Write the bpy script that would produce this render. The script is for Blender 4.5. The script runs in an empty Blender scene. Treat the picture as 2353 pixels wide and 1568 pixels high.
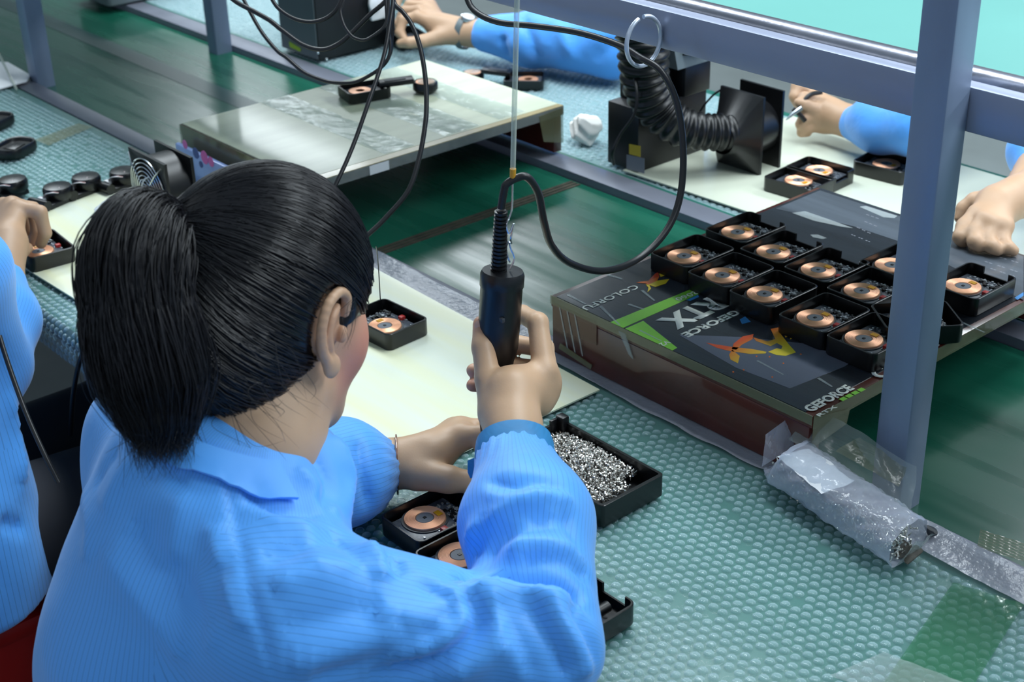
import bpy, bmesh, math, random
import numpy as np
from mathutils import Vector, Matrix, Quaternion
from mathutils.bvhtree import BVHTree

scene = bpy.context.scene
COL = scene.collection
PI = math.pi
rng = np.random.default_rng(7)
random.seed(7)

# ------------------------------------------------------------------ camera
F_PX, W_PX, H_PX = 3374.79, 2353.0, 1568.0
PITCH, ROLL, YAW = 0.477953, -0.0266539, 2.438104
CAM = np.array([0.0, 0.0, 1.65])
_f0 = np.array([math.cos(YAW), math.sin(YAW), 0.0]); _r0 = np.array([math.sin(YAW), -math.cos(YAW), 0.0]); _u0 = np.array([0, 0, 1.0])
FWD = math.cos(PITCH) * _f0 - math.sin(PITCH) * _u0
_up = math.sin(PITCH) * _f0 + math.cos(PITCH) * _u0
RGT = math.cos(ROLL) * _r0 + math.sin(ROLL) * _up
UPV = -math.sin(ROLL) * _r0 + math.cos(ROLL) * _up
cam_data = bpy.data.cameras.new('camera'); cam = bpy.data.objects.new('camera', cam_data); COL.objects.link(cam)
M = Matrix.Identity(4)
for i in range(3):
    M[i][0], M[i][1], M[i][2], M[i][3] = RGT[i], UPV[i], -FWD[i], CAM[i]
cam.matrix_world = M
cam_data.sensor_width = 36.0; cam_data.lens = F_PX / W_PX * 36.0
cam_data.clip_start = 0.05; cam_data.clip_end = 60
cam_data.dof.use_dof = True; cam_data.dof.focus_distance = 1.62; cam_data.dof.aperture_fstop = 9.0
scene.camera = cam

# ------------------------------------------------------------------ light
scene.view_settings.view_transform = 'Standard'; scene.view_settings.look = 'None'
scene.view_settings.exposure = 0.0; scene.view_settings.gamma = 1.0
scene.view_settings.use_curve_mapping = False
world = bpy.data.worlds.new('hall_air'); scene.world = world; world.use_nodes = True
_bg = world.node_tree.nodes['Background']; _bg.inputs[0].default_value = (0.62, 0.78, 1.0, 1); _bg.inputs[1].default_value = 0.55

def tube_light(name, loc, length, width, energy, color=(0.86, 0.95, 1.0)):
    d = bpy.data.lights.new(name, 'AREA'); d.shape = 'RECTANGLE'; d.size = length; d.size_y = width
    d.energy = energy; d.color = color
    o = bpy.data.objects.new(name, d); COL.objects.link(o); o.location = loc
    return o
# ceiling fluorescent rows along the lines; last pair added for belt reflections
for _y, _e, _xs in ((-0.9, 4, (-2.9, -1.2, 0.5)), (1.75, 41, (-4.6, -2.9, -1.2, 0.5)), (3.9, 52, (-1.2, 0.5, 2.2)), (3.9, 34, (-6.7, -5.0))):
    for _x in _xs:
        tube_light('ceiling_tube_light', (_x, _y, 2.75), 1.25, 0.6, _e)

# ------------------------------------------------------------------ pixel helpers (camera geometry -> real 3-D points)
def ray(x, y):
    return RGT * ((x - W_PX / 2) / F_PX) - UPV * ((y - H_PX / 2) / F_PX) + FWD
def at(x, y, z=0.75):
    d = ray(x, y); return CAM + d * ((z - CAM[2]) / d[2])
def atD(x, y, D):
    return CAM + ray(x, y) * D
def atY(x, y, Y):
    d = ray(x, y); return CAM + d * (Y / d[1])
def atX(x, y, X):
    d = ray(x, y); return CAM + d * (X / d[0])
def V3(p): return np.array(p, dtype=float)
def unit(v):
    v = np.asarray(v, float); return v / (np.linalg.norm(v) + 1e-12)

# ------------------------------------------------------------------ materials
def lin(c):
    return tuple(((v / 255.0) / 12.92 if v / 255.0 <= 0.04045 else ((v / 255.0 + 0.055) / 1.055) ** 2.4) for v in c)
MATS = {}
def mat(name, rgb, rough=0.5, metal=0.0, spec=0.5, noise=0.0, nscale=20.0, nstretch=(1, 1, 1), bump=0.0, bscale=60.0, bstretch=(1, 1, 1),
        coat=0.0, rgb2=None, transmission=0.0, alpha=1.0, sub=0.0, ior=1.5, emit=0.0, rough_var=0.0, coord='Object', aniso=0.0):
    m = bpy.data.materials.new(name); m.use_nodes = True; nt = m.node_tree
    b = nt.nodes['Principled BSDF']; c = lin(rgb) + (1,)
    b.inputs['Base Color'].default_value = c; b.inputs['Roughness'].default_value = rough; b.inputs['Metallic'].default_value = metal
    b.inputs['Specular IOR Level'].default_value = spec; b.inputs['IOR'].default_value = ior
    b.inputs['Coat Weight'].default_value = coat; b.inputs['Coat Roughness'].default_value = 0.08
    b.inputs['Transmission Weight'].default_value = transmission; b.inputs['Alpha'].default_value = alpha
    if sub > 0:
        b.inputs['Subsurface Weight'].default_value = sub; b.inputs['Subsurface Radius'].default_value = (0.012, 0.005, 0.003); b.inputs['Subsurface Scale'].default_value = 0.6
    if aniso: b.inputs['Anisotropic'].default_value = aniso
    if emit: b.inputs['Emission Color'].default_value = c; b.inputs['Emission Strength'].default_value = emit
    tc = None
    def coords(stretch):
        nonlocal tc
        if tc is None: tc = nt.nodes.new('ShaderNodeTexCoord')
        mp = nt.nodes.new('ShaderNodeMapping'); mp.inputs['Scale'].default_value = stretch
        nt.links.new(tc.outputs[coord], mp.inputs['Vector']); return mp.outputs['Vector']
    if noise > 0 or rgb2 is not None or rough_var > 0:
        n = nt.nodes.new('ShaderNodeTexNoise'); n.inputs['Scale'].default_value = nscale; n.inputs['Detail'].default_value = 5
        nt.links.new(coords(nstretch), n.inputs['Vector'])
        r = nt.nodes.new('ShaderNodeValToRGB')
        c2 = lin(rgb2) if rgb2 is not None else tuple(max(0, v * (1 - noise)) for v in c[:3])
        r.color_ramp.elements[0].position = 0.35; r.color_ramp.elements[1].position = 0.65
        r.color_ramp.elements[0].color = c2 + (1,); r.color_ramp.elements[1].color = c
        nt.links.new(n.outputs['Fac'], r.inputs['Fac'])
        if noise > 0 or rgb2 is not None: nt.links.new(r.outputs['Color'], b.inputs['Base Color'])
        if rough_var > 0:
            mr = nt.nodes.new('ShaderNodeMapRange'); mr.inputs['From Min'].default_value = .3; mr.inputs['From Max'].default_value = .7
            mr.inputs['To Min'].default_value = max(0, rough - rough_var); mr.inputs['To Max'].default_value = min(1, rough + rough_var)
            nt.links.new(n.outputs['Fac'], mr.inputs['Value']); nt.links.new(mr.outputs['Result'], b.inputs['Roughness'])
    if bump > 0:
        n = nt.nodes.new('ShaderNodeTexNoise'); n.inputs['Scale'].default_value = bscale; n.inputs['Detail'].default_value = 4
        nt.links.new(coords(bstretch), n.inputs['Vector'])
        bp = nt.nodes.new('ShaderNodeBump'); bp.inputs['Strength'].default_value = bump; bp.inputs['Distance'].default_value = 0.003
        nt.links.new(n.outputs['Fac'], bp.inputs['Height']); nt.links.new(bp.outputs['Normal'], b.inputs['Normal'])
    MATS[name] = m
    return m

mat('wall_white', (205, 212, 214), rough=0.7)
mat('ceiling_white', (210, 214, 216), rough=0.8)
mat('floor_paint', (126, 134, 134), rough=0.45, noise=0.12, nscale=6)
mat('belt_green', (26, 98, 78), rough=0.27, noise=0.12, nscale=9, nstretch=(.25, 3, 1), bump=0.015, bscale=120, bstretch=(.1, 1, 1), rough_var=0.1)
mat('upper_belt_teal', (98, 160, 153), rough=0.42, noise=0.06, nscale=3)
mat('bench_teal', (34, 104, 92), rough=0.35, noise=0.1, nscale=5)
mat('bench_side', (60, 52, 48), rough=0.6)
mat('steel_paint', (128, 144, 170), rough=0.42, metal=0.25, noise=0.14, nscale=14, nstretch=(1, 1, .4), bump=0.05, bscale=90, rough_var=0.08)
mat('steel_rail', (146, 154, 176), rough=0.4, metal=0.35, noise=0.12, nscale=20, nstretch=(.2, 1, 1), bump=0.04, bscale=140, bstretch=(.1, 1, 1))
mat('pipe_steel', (172, 174, 188), rough=0.26, metal=0.85, noise=0.3, nscale=40, nstretch=(.3, 1, 1), bump=0.06, bscale=160)
mat('zinc', (190, 200, 215), rough=0.3, metal=0.5)
mat('edge_alu', (128, 132, 146), rough=0.4, metal=0.3, noise=0.12, nscale=12)
mat('black_plastic', (13, 14, 17), rough=0.36, spec=0.45)
mat('black_shell', (11, 12, 14), rough=0.3, spec=0.5, bump=0.03, bscale=300)
mat('black_sheet', (15, 16, 20), rough=0.42, noise=0.2, nscale=10)
mat('grey_plastic', (92, 104, 108), rough=0.5, noise=0.08, nscale=8)
mat('dark_grey', (48, 52, 58), rough=0.5)
mat('cable_black', (16, 16, 20), rough=0.4)
mat('copper', (238, 178, 142), rough=0.36, metal=0.6, aniso=0.6, bump=0.02, bscale=400)
mat('ferrite', (92, 98, 106), rough=0.5)
mat('pcb', (78, 84, 94), rough=0.35, noise=0.45, nscale=260)
mat('solder', (205, 210, 215), rough=0.25, metal=0.8)
mat('red_plastic', (165, 40, 38), rough=0.4)
mat('red_lens', (200, 120, 150), rough=0.3)
mat('amber_tape', (208, 150, 30), rough=0.35, alpha=0.85)
mat('white_plastic', (222, 224, 226), rough=0.4)
mat('wire_pink', (196, 150, 150), rough=0.45)
mat('wire_grey', (190, 194, 198), rough=0.4)
mat('chrome', (205, 212, 216), rough=0.2, metal=0.95)
mat('screw_steel', (212, 210, 205), rough=0.24, metal=0.9)
mat('cream_board', (216, 223, 208), rough=0.3, rgb2=(220, 222, 186), nscale=4, nstretch=(.5, 6, 1), coat=0.2)
mat('far_board', (210, 216, 198), rough=0.22, coat=0.5, noise=0.04, nscale=5)
mat('taped_board', (206, 212, 186), rough=0.36, coat=0.22, rgb2=(190, 196, 172), nscale=5, nstretch=(6, .6, 1), bump=0.1, bscale=16, bstretch=(6, 1, 1))
mat('tan_tape', (178, 160, 110), rough=0.25, coat=0.5, noise=0.2, nscale=30)
mat('chip_board_edge', (92, 86, 74), rough=0.6, noise=0.55, nscale=120)
mat('maroon_wood', (92, 36, 26), rough=0.3, coat=0.4, rgb2=(64, 24, 18), nscale=9, nstretch=(1, 1, .6))
mat('brown_film', (104, 66, 48), rough=0.25, coat=0.4, alpha=0.55)
mat('print_black', (32, 36, 43), rough=0.24, coat=0.5, rgb2=(46, 51, 59), nscale=7, nstretch=(.6, 5, 1), bump=0.06, bscale=30, bstretch=(.5, 4, 1), rough_var=0.08)
mat('print_grey', (98, 104, 122), rough=0.3, coat=0.4, noise=0.15, nscale=8)
mat('print_slate_sheen', (84, 92, 102), rough=0.3, coat=0.4, noise=0.3, nscale=8, nstretch=(.4, 7, 1))  # slate print lightened to carry the reflection in its colour
mat('print_green', (126, 198, 56), rough=0.35, coat=0.3)
mat('print_white', (224, 228, 220), rough=0.4)
mat('print_orange', (226, 108, 40), rough=0.4)
mat('print_yellow', (228, 196, 44), rough=0.4)
mat('print_red', (200, 70, 40), rough=0.4)
mat('print_blue', (60, 140, 210), rough=0.4)
mat('paper_white', (238, 240, 244), rough=0.7)
mat('tissue_white', (232, 232, 228), rough=0.75, bump=0.2, bscale=40)
mat('label_grey', (120, 124, 134), rough=0.5)
mat('label_yellow', (196, 168, 48), rough=0.5)
mat('label_lime', (150, 184, 30), rough=0.5)
mat('skin', (198, 162, 130), rough=0.48, sub=0.12, noise=0.06, nscale=18, bump=0.04, bscale=500)
mat('skin_far', (188, 152, 122), rough=0.5, noise=0.08, nscale=14)
mat('nail', (206, 164, 146), rough=0.3)
mat('lip', (176, 104, 96), rough=0.4)
mat('eye_white', (226, 222, 214), rough=0.25)
mat('iris', (28, 18, 14), rough=0.15)
mat('trouser', (26, 28, 36), rough=0.8)
mat('stool_red', (150, 14, 10), rough=0.4)
mat('strap_blue', (44, 128, 184), rough=0.6, noise=0.15, nscale=60, nstretch=(1, 1, 9))
mat('rose_gold', (210, 160, 140), rough=0.2, metal=0.9)
mat('brown_stain', (90, 84, 74), rough=0.6, noise=0.4, nscale=60, alpha=0.75)
mat('seam_brown', (74, 66, 54), rough=0.7, noise=0.5, nscale=70)
mat('belt_stripe', (46, 84, 82), rough=0.35)

def add_blush(m, rgb):
    nt = m.node_tree; b = nt.nodes['Principled BSDF']; at_ = nt.nodes.new('ShaderNodeAttribute'); at_.attribute_name = 'blush'
    mx = nt.nodes.new('ShaderNodeMix'); mx.data_type = 'RGBA'; mx.inputs['B'].default_value = lin(rgb) + (1,)
    src = b.inputs['Base Color'].links[0].from_socket; nt.links.new(src, mx.inputs['A']); nt.links.new(at_.outputs['Fac'], mx.inputs['Factor']); nt.links.new(mx.outputs['Result'], b.inputs['Base Color'])
add_blush(MATS['skin'], (206, 112, 104))

def film(name, rgb, fac, rough=0.12, bump=0.0, bscale=40.0, white=0.35):
    """thin clear plastic: part straight-through, part milky, with gloss on top"""
    m = bpy.data.materials.new(name); m.use_nodes = True; nt = m.node_tree
    b = nt.nodes['Principled BSDF']; b.inputs['Base Color'].default_value = lin(rgb) + (1,); b.inputs['Roughness'].default_value = rough
    b.inputs['Specular IOR Level'].default_value = 0.8
    t = nt.nodes.new('ShaderNodeBsdfTransparent'); t.inputs[0].default_value = (0.93, 0.97, 0.97, 1)
    mx = nt.nodes.new('ShaderNodeMixShader')
    lw = nt.nodes.new('ShaderNodeLayerWeight'); lw.inputs['Blend'].default_value = 0.35
    ma = nt.nodes.new('ShaderNodeMath'); ma.operation = 'MULTIPLY_ADD'; ma.inputs[1].default_value = white; ma.inputs[2].default_value = fac; ma.use_clamp = True
    nt.links.new(lw.outputs['Facing'], ma.inputs[0]); nt.links.new(ma.outputs[0], mx.inputs['Fac'])
    nt.links.new(t.outputs[0], mx.inputs[1]); nt.links.new(b.outputs[0], mx.inputs[2])
    nt.links.new(mx.outputs[0], nt.nodes['Material Output'].inputs['Surface'])
    if bump:
        tc = nt.nodes.new('ShaderNodeTexCoord'); n = nt.nodes.new('ShaderNodeTexNoise'); n.inputs['Scale'].default_value = bscale; n.inputs['Detail'].default_value = 4
        nt.links.new(tc.outputs['Object'], n.inputs['Vector'])
        bp = nt.nodes.new('ShaderNodeBump'); bp.inputs['Strength'].default_value = bump; bp.inputs['Distance'].default_value = 0.004
        nt.links.new(n.outputs['Fac'], bp.inputs['Height']); nt.links.new(bp.outputs['Normal'], b.inputs['Normal'])
    MATS[name] = m; return m
film('bubble_film', (186, 214, 222), 0.10, rough=0.06, bump=0.3, bscale=150, white=0.75)
film('film_sheet', (176, 206, 212), 0.07, rough=0.12, bump=0.5, bscale=90, white=0.3)
film('bubble_film_far', (178, 204, 212), 0.34, rough=0.16, bump=0.5, bscale=220)
film('clear_tape', (204, 210, 212), 0.12, rough=0.1, bump=0.3, bscale=60)
film('frost_tape', (178, 180, 192), 0.62, rough=0.22, bump=0.35, bscale=120)
film('green_tape', (58, 118, 78), 0.42, rough=0.1, bump=0.1, bscale=50)
film('yellow_tape', (138, 136, 104), 0.32, rough=0.12, bump=0.2, bscale=50)
film('bag_film', (222, 226, 244), 0.28, rough=0.07, bump=0.35, bscale=50, white=0.5)
film('bag_film_thin', (206, 214, 210), 0.2, rough=0.1, bump=0.3, bscale=50)
film('tube_film', (200, 208, 196), 0.35, rough=0.08, white=0.5)

def coat_material(name, rgb, pitch=0.0052, dark=0.32, bump=0.0):
    """anti-static cloth: satin blue with thin dark carbon threads along each panel (attribute 'thread' in metres)"""
    m = bpy.data.materials.new(name); m.use_nodes = True; nt = m.node_tree; b = nt.nodes['Principled BSDF']
    b.inputs['Roughness'].default_value = 0.5; b.inputs['Specular IOR Level'].default_value = 0.4
    b.inputs['Sheen Weight'].default_value = 0.25
    at_ = nt.nodes.new('ShaderNodeAttribute'); at_.attribute_name = 'thread'
    d = nt.nodes.new('ShaderNodeMath'); d.operation = 'DIVIDE'; d.inputs[1].default_value = pitch
    fr = nt.nodes.new('ShaderNodeMath'); fr.operation = 'FRACT'
    ab = nt.nodes.new('ShaderNodeMath'); ab.operation = 'LESS_THAN'; ab.inputs[1].default_value = 0.13
    mu = nt.nodes.new('ShaderNodeMath'); mu.operation = 'MULTIPLY'; mu.inputs[1].default_value = dark
    mx = nt.nodes.new('ShaderNodeMix'); mx.data_type = 'RGBA'
    c = lin(rgb); mx.inputs['A'].default_value = c + (1,); mx.inputs['B'].default_value = tuple(v * 0.12 for v in c) + (1,)
    nt.links.new(at_.outputs['Fac'], d.inputs[0]); nt.links.new(d.outputs[0], fr.inputs[0]); nt.links.new(fr.outputs[0], ab.inputs[0])
    nt.links.new(ab.outputs[0], mu.inputs[0]); nt.links.new(mu.outputs[0], mx.inputs['Factor']); nt.links.new(mx.outputs['Result'], b.inputs['Base Color'])
    if bump:
        tc = nt.nodes.new('ShaderNodeTexCoord'); n = nt.nodes.new('ShaderNodeTexNoise'); n.inputs['Scale'].default_value = 22; n.inputs['Detail'].default_value = 3; n.inputs['Distortion'].default_value = 0.8
        nt.links.new(tc.outputs['Object'], n.inputs['Vector'])
        bp = nt.nodes.new('ShaderNodeBump'); bp.inputs['Strength'].default_value = bump; bp.inputs['Distance'].default_value = 0.01
        nt.links.new(n.outputs['Fac'], bp.inputs['Height']); nt.links.new(bp.outputs['Normal'], b.inputs['Normal'])
    MATS[name] = m; return m
coat_material('coat_blue', (86, 168, 251), bump=0.12)
coat_material('coat_blue_far', (80, 162, 248), dark=0.0, bump=0.25)
def hair_material():
    m = bpy.data.materials.new('hair_black'); m.use_nodes = True; b = m.node_tree.nodes['Principled BSDF']
    b.inputs['Base Color'].default_value = (0.008, 0.008, 0.011, 1); b.inputs['Roughness'].default_value = 0.3; b.inputs['Specular IOR Level'].default_value = 0.45
    MATS['hair_black'] = m
hair_material()

# ------------------------------------------------------------------ object helpers
def tag(o, label=None, cat=None, group=None, kind=None):
    if label: o['label'] = label
    if cat: o['category'] = cat
    if group: o['group'] = group
    if kind: o['kind'] = kind
    return o
def empty(name, loc=(0, 0, 0), rz=0.0, label=None, cat=None, group=None):
    o = bpy.data.objects.new(name, None); COL.objects.link(o); o.location = Vector(loc); o.rotation_euler = (0, 0, rz); o.empty_display_size = 0.02
    return tag(o, label, cat, group)
def copy_tree(o, parent=None):
    c = o.copy(); COL.objects.link(c); c.parent = parent
    for ch in o.children: copy_tree(ch, c)
    return c
def finish(me, name, material, parent=None, smooth=True, angle=40):
    me.materials.clear(); me.materials.append(MATS[material])
    if smooth and len(me.polygons):
        me.polygons.foreach_set('use_smooth', [True] * len(me.polygons))
        if angle < 180: me.set_sharp_from_angle(angle=math.radians(angle))
    o = bpy.data.objects.new(name, me); COL.objects.link(o)
    if parent is not None: o.parent = parent
    return o
def rel(p, parent):   # world point -> local point of an unrotated parent
    return np.asarray(p, float) - np.array(parent.location)

class MB:
    """collects vertices and faces, then links them as one mesh object"""
    def __init__(s): s.v = []; s.f = []
    def add(s, vs, fs):
        n = len(s.v); s.v += [tuple(map(float, v)) for v in vs]; s.f += [tuple(i + n for i in f) for f in fs]; return s
    def box(s, c, size, rot=None, bev=0.0):
        hx, hy, hz = size[0] / 2, size[1] / 2, size[2] / 2
        bm = bmesh.new(); bmesh.ops.create_cube(bm, size=1.0)
        for v in bm.verts: v.co = Vector((v.co.x * size[0], v.co.y * size[1], v.co.z * size[2]))
        if bev > 0: bmesh.ops.bevel(bm, geom=list(bm.edges), offset=min(bev, min(size) * .45), segments=2, affect='EDGES', profile=0.5)
        bm.verts.index_update()
        R = rot if rot is not None else Matrix.Identity(3)
        s.add([R @ v.co + Vector(c) for v in bm.verts], [[v.index for v in f.verts] for f in bm.faces]); bm.free(); return s
    def box2(s, a, b, bev=0.0):
        a = V3(a); b = V3(b); return s.box((a + b) / 2, np.abs(b - a), bev=bev)
    def tube(s, pts, r, n=8, caps=True, closed=False):
        pts = [V3(p) for p in pts]; m = len(pts)
        rr = [r] * m if np.isscalar(r) else list(r)
        t0 = unit(pts[1] - pts[0]); a = np.array([0, 0, 1.0]) if abs(t0[2]) < .9 else np.array([1.0, 0, 0])
        u = unit(np.cross(t0, a)); base = len(s.v)
        for i in range(m):
            if closed: t = unit(pts[(i + 1) % m] - pts[i - 1])
            else: t = unit(pts[min(i + 1, m - 1)] - pts[max(i - 1, 0)])
            u = unit(u - t * np.dot(u, t)); w = np.cross(t, u)
            for k in range(n):
                an = 2 * PI * k / n; s.v.append(tuple(pts[i] + rr[i] * (math.cos(an) * u + math.sin(an) * w)))
        for i in range(m if closed else m - 1):
            for k in range(n):
                a0 = base + i * n; b0 = base + ((i + 1) % m) * n
                s.f.append((a0 + k, a0 + (k + 1) % n, b0 + (k + 1) % n, b0 + k))
        if caps and not closed:
            s.f.append(tuple(base + k for k in range(n))[::-1]); s.f.append(tuple(base + (m - 1) * n + k for k in range(n)))
        return s
    def lathe(s, prof, n=32, c=(0, 0, 0), axis=(0, 0, 1), a0=0.0):
        ax = unit(axis); q = np.array([1.0, 0, 0]) if abs(ax[0]) < .9 else np.array([0, 1.0, 0]); u = unit(np.cross(ax, q)); w = np.cross(ax, u); c = V3(c); base = len(s.v); m = len(prof)
        for (r, z) in prof:
            for k in range(n):
                an = a0 + 2 * PI * k / n; s.v.append(tuple(c + ax * z + r * (math.cos(an) * u + math.sin(an) * w)))
        for i in range(m - 1):
            for k in range(n):
                a = base + i * n; b = a + n; s.f.append((a + k, a + (k + 1) % n, b + (k + 1) % n, b + k))
        if prof[0][0] > 1e-6: s.f.append(tuple(base + k for k in range(n))[::-1])
        if prof[-1][0] > 1e-6: s.f.append(tuple(base + (m - 1) * n + k for k in range(n)))
        return s
    def prism(s, poly, z0, z1):
        n = len(poly); base = len(s.v)
        s.v += [(float(p[0]), float(p[1]), z0) for p in poly] + [(float(p[0]), float(p[1]), z1) for p in poly]
        s.f.append(tuple(base + i for i in range(n))[::-1]); s.f.append(tuple(base + n + i for i in range(n)))
        for i in range(n): s.f.append((base + i, base + (i + 1) % n, base + n + (i + 1) % n, base + n + i))
        return s
    def build(s, name, material, parent=None, smooth=True, angle=40, local=True, fixn=True):
        vs = s.v
        if parent is not None and not local:
            L = parent.location; vs = [(v[0] - L.x, v[1] - L.y, v[2] - L.z) for v in vs]
        me = bpy.data.meshes.new(name); me.from_pydata(vs, [], s.f); me.update()
        if fixn:
            bm = bmesh.new(); bm.from_mesh(me); bmesh.ops.recalc_face_normals(bm, faces=list(bm.faces)); bm.to_mesh(me); bm.free()
        return finish(me, name, material, parent, smooth, angle)

def spline(pts, n=8):
    """Catmull-Rom through the points"""
    P = [V3(p) for p in pts]; P = [2 * P[0] - P[1]] + P + [2 * P[-1] - P[-2]]; out = []
    for i in range(1, len(P) - 2):
        for k in range(n):
            t = k / n; p0, p1, p2, p3 = P[i - 1], P[i], P[i + 1], P[i + 2]
            out.append(.5 * ((2 * p1) + (-p0 + p2) * t + (2 * p0 - 5 * p1 + 4 * p2 - p3) * t * t + (-p0 + 3 * p1 - 3 * p2 + p3) * t ** 3))
    out.append(P[-2]); return out

def text_mesh(txt, name, material, parent, origin, rdir, udir, size, depth=0.0004, bold=0.0, sx=1.0, align='LEFT', fill_w=None):
    """flat lettering lying in the plane of rdir / udir"""
    c = bpy.data.curves.new('lettering', 'FONT'); c.body = txt; c.size = 1.0; c.offset = bold; c.extrude = 0; c.align_x = 'LEFT'; c.resolution_u = 3
    tmp = bpy.data.objects.new('lettering', c); COL.objects.link(tmp)
    bpy.context.view_layer.update()
    me = bpy.data.meshes.new_from_object(tmp.evaluated_get(bpy.context.evaluated_depsgraph_get())); bpy.data.objects.remove(tmp); bpy.data.curves.remove(c)
    n = len(me.vertices); co = np.zeros(n * 3); me.vertices.foreach_get('co', co); co = co.reshape(-1, 3)
    w = co[:, 0].max() - co[:, 0].min(); co[:, 0] -= co[:, 0].min()
    h = co[:, 1].max() - co[:, 1].min(); co[:, 1] -= co[:, 1].min()
    kx = (fill_w / w) if fill_w else size * sx; ky = size / h if fill_w else size
    r = unit(rdir); u = unit(udir); nn = unit(np.cross(r, u))
    P = V3(origin) + np.outer(co[:, 0] * kx, r) + np.outer(co[:, 1] * ky, u) + nn * depth
    if parent is not None: P = P - np.array(parent.matrix_world.translation)
    me.vertices.foreach_set('co', P.ravel()); me.update()
    bm = bmesh.new(); bm.from_mesh(me)
    r_ = bmesh.ops.extrude_face_region(bm, geom=list(bm.faces))
    for v in [g for g in r_['geom'] if isinstance(g, bmesh.types.BMVert)]: v.co -= Vector(nn * depth * 0.9)
    bmesh.ops.recalc_face_normals(bm, faces=list(bm.faces)); bm.to_mesh(me); bm.free()
    return finish(me, name, material, parent, smooth=False)

# ------------------------------------------------------------------ implicit surfaces (for bodies, cloth, soft things)
def smin(a, b, k):
    h = np.clip(.5 + .5 * (b - a) / k, 0, 1); return b * (1 - h) + a * h - k * h * (1 - h)
def smax(a, b, k): return -smin(-a, -b, k)
def sd_cone(P, a, b, ra, rb):
    a = V3(a); b = V3(b); ba = b - a; t = np.clip(((P - a) @ ba) / (ba @ ba), 0, 1)
    return np.linalg.norm(P - a - t[..., None] * ba, axis=-1) - (ra + (rb - ra) * t)
def sd_ell(P, c, r, B=None):
    q = P - V3(c)
    if B is not None: q = q @ np.array(B).T
    r = V3(r); k0 = np.linalg.norm(q / r, axis=-1); k1 = np.linalg.norm(q / (r * r), axis=-1)
    return k0 * (k0 - 1) / np.maximum(k1, 1e-9)
def sd_flatcone(P, a, b, ra, rb, n, s):
    """tapered capsule squashed along direction n by factor s (<1)"""
    n = unit(n); a = V3(a); b = V3(b)
    sq = lambda q: q + np.multiply.outer(q @ n, n) * (1 / s - 1)
    return sd_cone(sq(P), sq(a), sq(b), ra, rb) * (0.5 + 0.5 * s)
def surf_net(F, o, h):
    """naive surface nets on a sampled field; returns verts, quads"""
    S = F < 0; nx, ny, nz = F.shape
    c = [(0, 0, 0), (1, 0, 0), (0, 1, 0), (1, 1, 0), (0, 0, 1), (1, 0, 1), (0, 1, 1), (1, 1, 1)]
    sl = lambda A, d: A[d[0]:nx - 1 + d[0], d[1]:ny - 1 + d[1], d[2]:nz - 1 + d[2]]
    cnt = sum(sl(S, d).astype(np.int8) for d in c); act = (cnt > 0) & (cnt < 8)
    I = np.argwhere(act); idx = -np.ones(act.shape, np.int64); idx[act] = np.arange(len(I))
    val = np.stack([sl(F, d)[act] for d in c], 1); acc = np.zeros((len(I), 3)); num = np.zeros(len(I)); C = np.array(c, float)
    for i, j in ((0, 1), (2, 3), (4, 5), (6, 7), (0, 2), (1, 3), (4, 6), (5, 7), (0, 4), (1, 5), (2, 6), (3, 7)):
        a = val[:, i]; b = val[:, j]; m = (a < 0) != (b < 0)
        t = a[m] / (a[m] - b[m]); acc[m] += C[i] + t[:, None] * (C[j] - C[i]); num[m] += 1
    Vt = V3(o) + h * (I + acc / num[:, None]); Q = []
    for ax in range(3):
        a1, a2 = (ax + 1) % 3, (ax + 2) % 3
        A = [slice(None)] * 3; B = [slice(None)] * 3; A[ax] = slice(0, -1); B[ax] = slice(1, None)
        m = S[tuple(A)] != S[tuple(B)]; sg = S[tuple(A)]
        E = np.argwhere(m); ok = (E[:, a1] > 0) & (E[:, a2] > 0) & (E[:, a1] < F.shape[a1] - 1) & (E[:, a2] < F.shape[a2] - 1); E = E[ok]; s_ = sg[tuple(E.T)]
        d1 = np.zeros(3, int); d1[a1] = 1; d2 = np.zeros(3, int); d2[a2] = 1
        q = np.stack([idx[tuple((E - d1 - d2).T)], idx[tuple((E - d2).T)], idx[tuple(E.T)], idx[tuple((E - d1).T)]], 1)
        q[~s_] = q[~s_][:, ::-1]; Q.append(q)
    Q = np.concatenate(Q); return Vt, Q[(Q >= 0).all(1)]
def implicit(fn, lo, hi, h):
    """samples the field finely only in the blocks the surface passes through"""
    B = 4; lo = V3(lo); hi = V3(hi); nb = np.ceil(((hi - lo) / h + 1) / B).astype(int); n = nb * B
    I = np.stack(np.meshgrid(*[np.arange(k) for k in nb], indexing='ij'), -1)
    D = fn(lo + (I * B + (B - 1) / 2) * h); near = np.abs(D) < 12.0 * h
    F = np.repeat(np.repeat(np.repeat(np.where(D < 0, -1.0, 1.0), B, 0), B, 1), B, 2)
    J = np.argwhere(near); o3 = np.stack(np.meshgrid(*[np.arange(B)] * 3, indexing='ij'), -1).reshape(-1, 3)
    for i0 in range(0, len(J), 4000):
        K = (J[i0:i0 + 4000, None] * B + o3[None]).reshape(-1, 3); F[K[:, 0], K[:, 1], K[:, 2]] = fn(lo + K * h)
    F += 1e-7
    return surf_net(F, lo, h)
def smooth_mesh(V, Q, it=2, lam=.5):
    n = len(V); E = np.concatenate([Q[:, [0, 1]], Q[:, [1, 2]], Q[:, [2, 3]], Q[:, [3, 0]]]); E = np.unique(np.sort(E, 1), axis=0)
    deg = np.bincount(E.ravel(), minlength=n).astype(float)
    for _ in range(it):
        A = np.zeros_like(V)
        for k in range(3):
            A[:, k] = np.bincount(E[:, 0], V[E[:, 1], k], n) + np.bincount(E[:, 1], V[E[:, 0], k], n)
        V = V + lam * (A / np.maximum(deg, 1)[:, None] - V)
    return V
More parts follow.
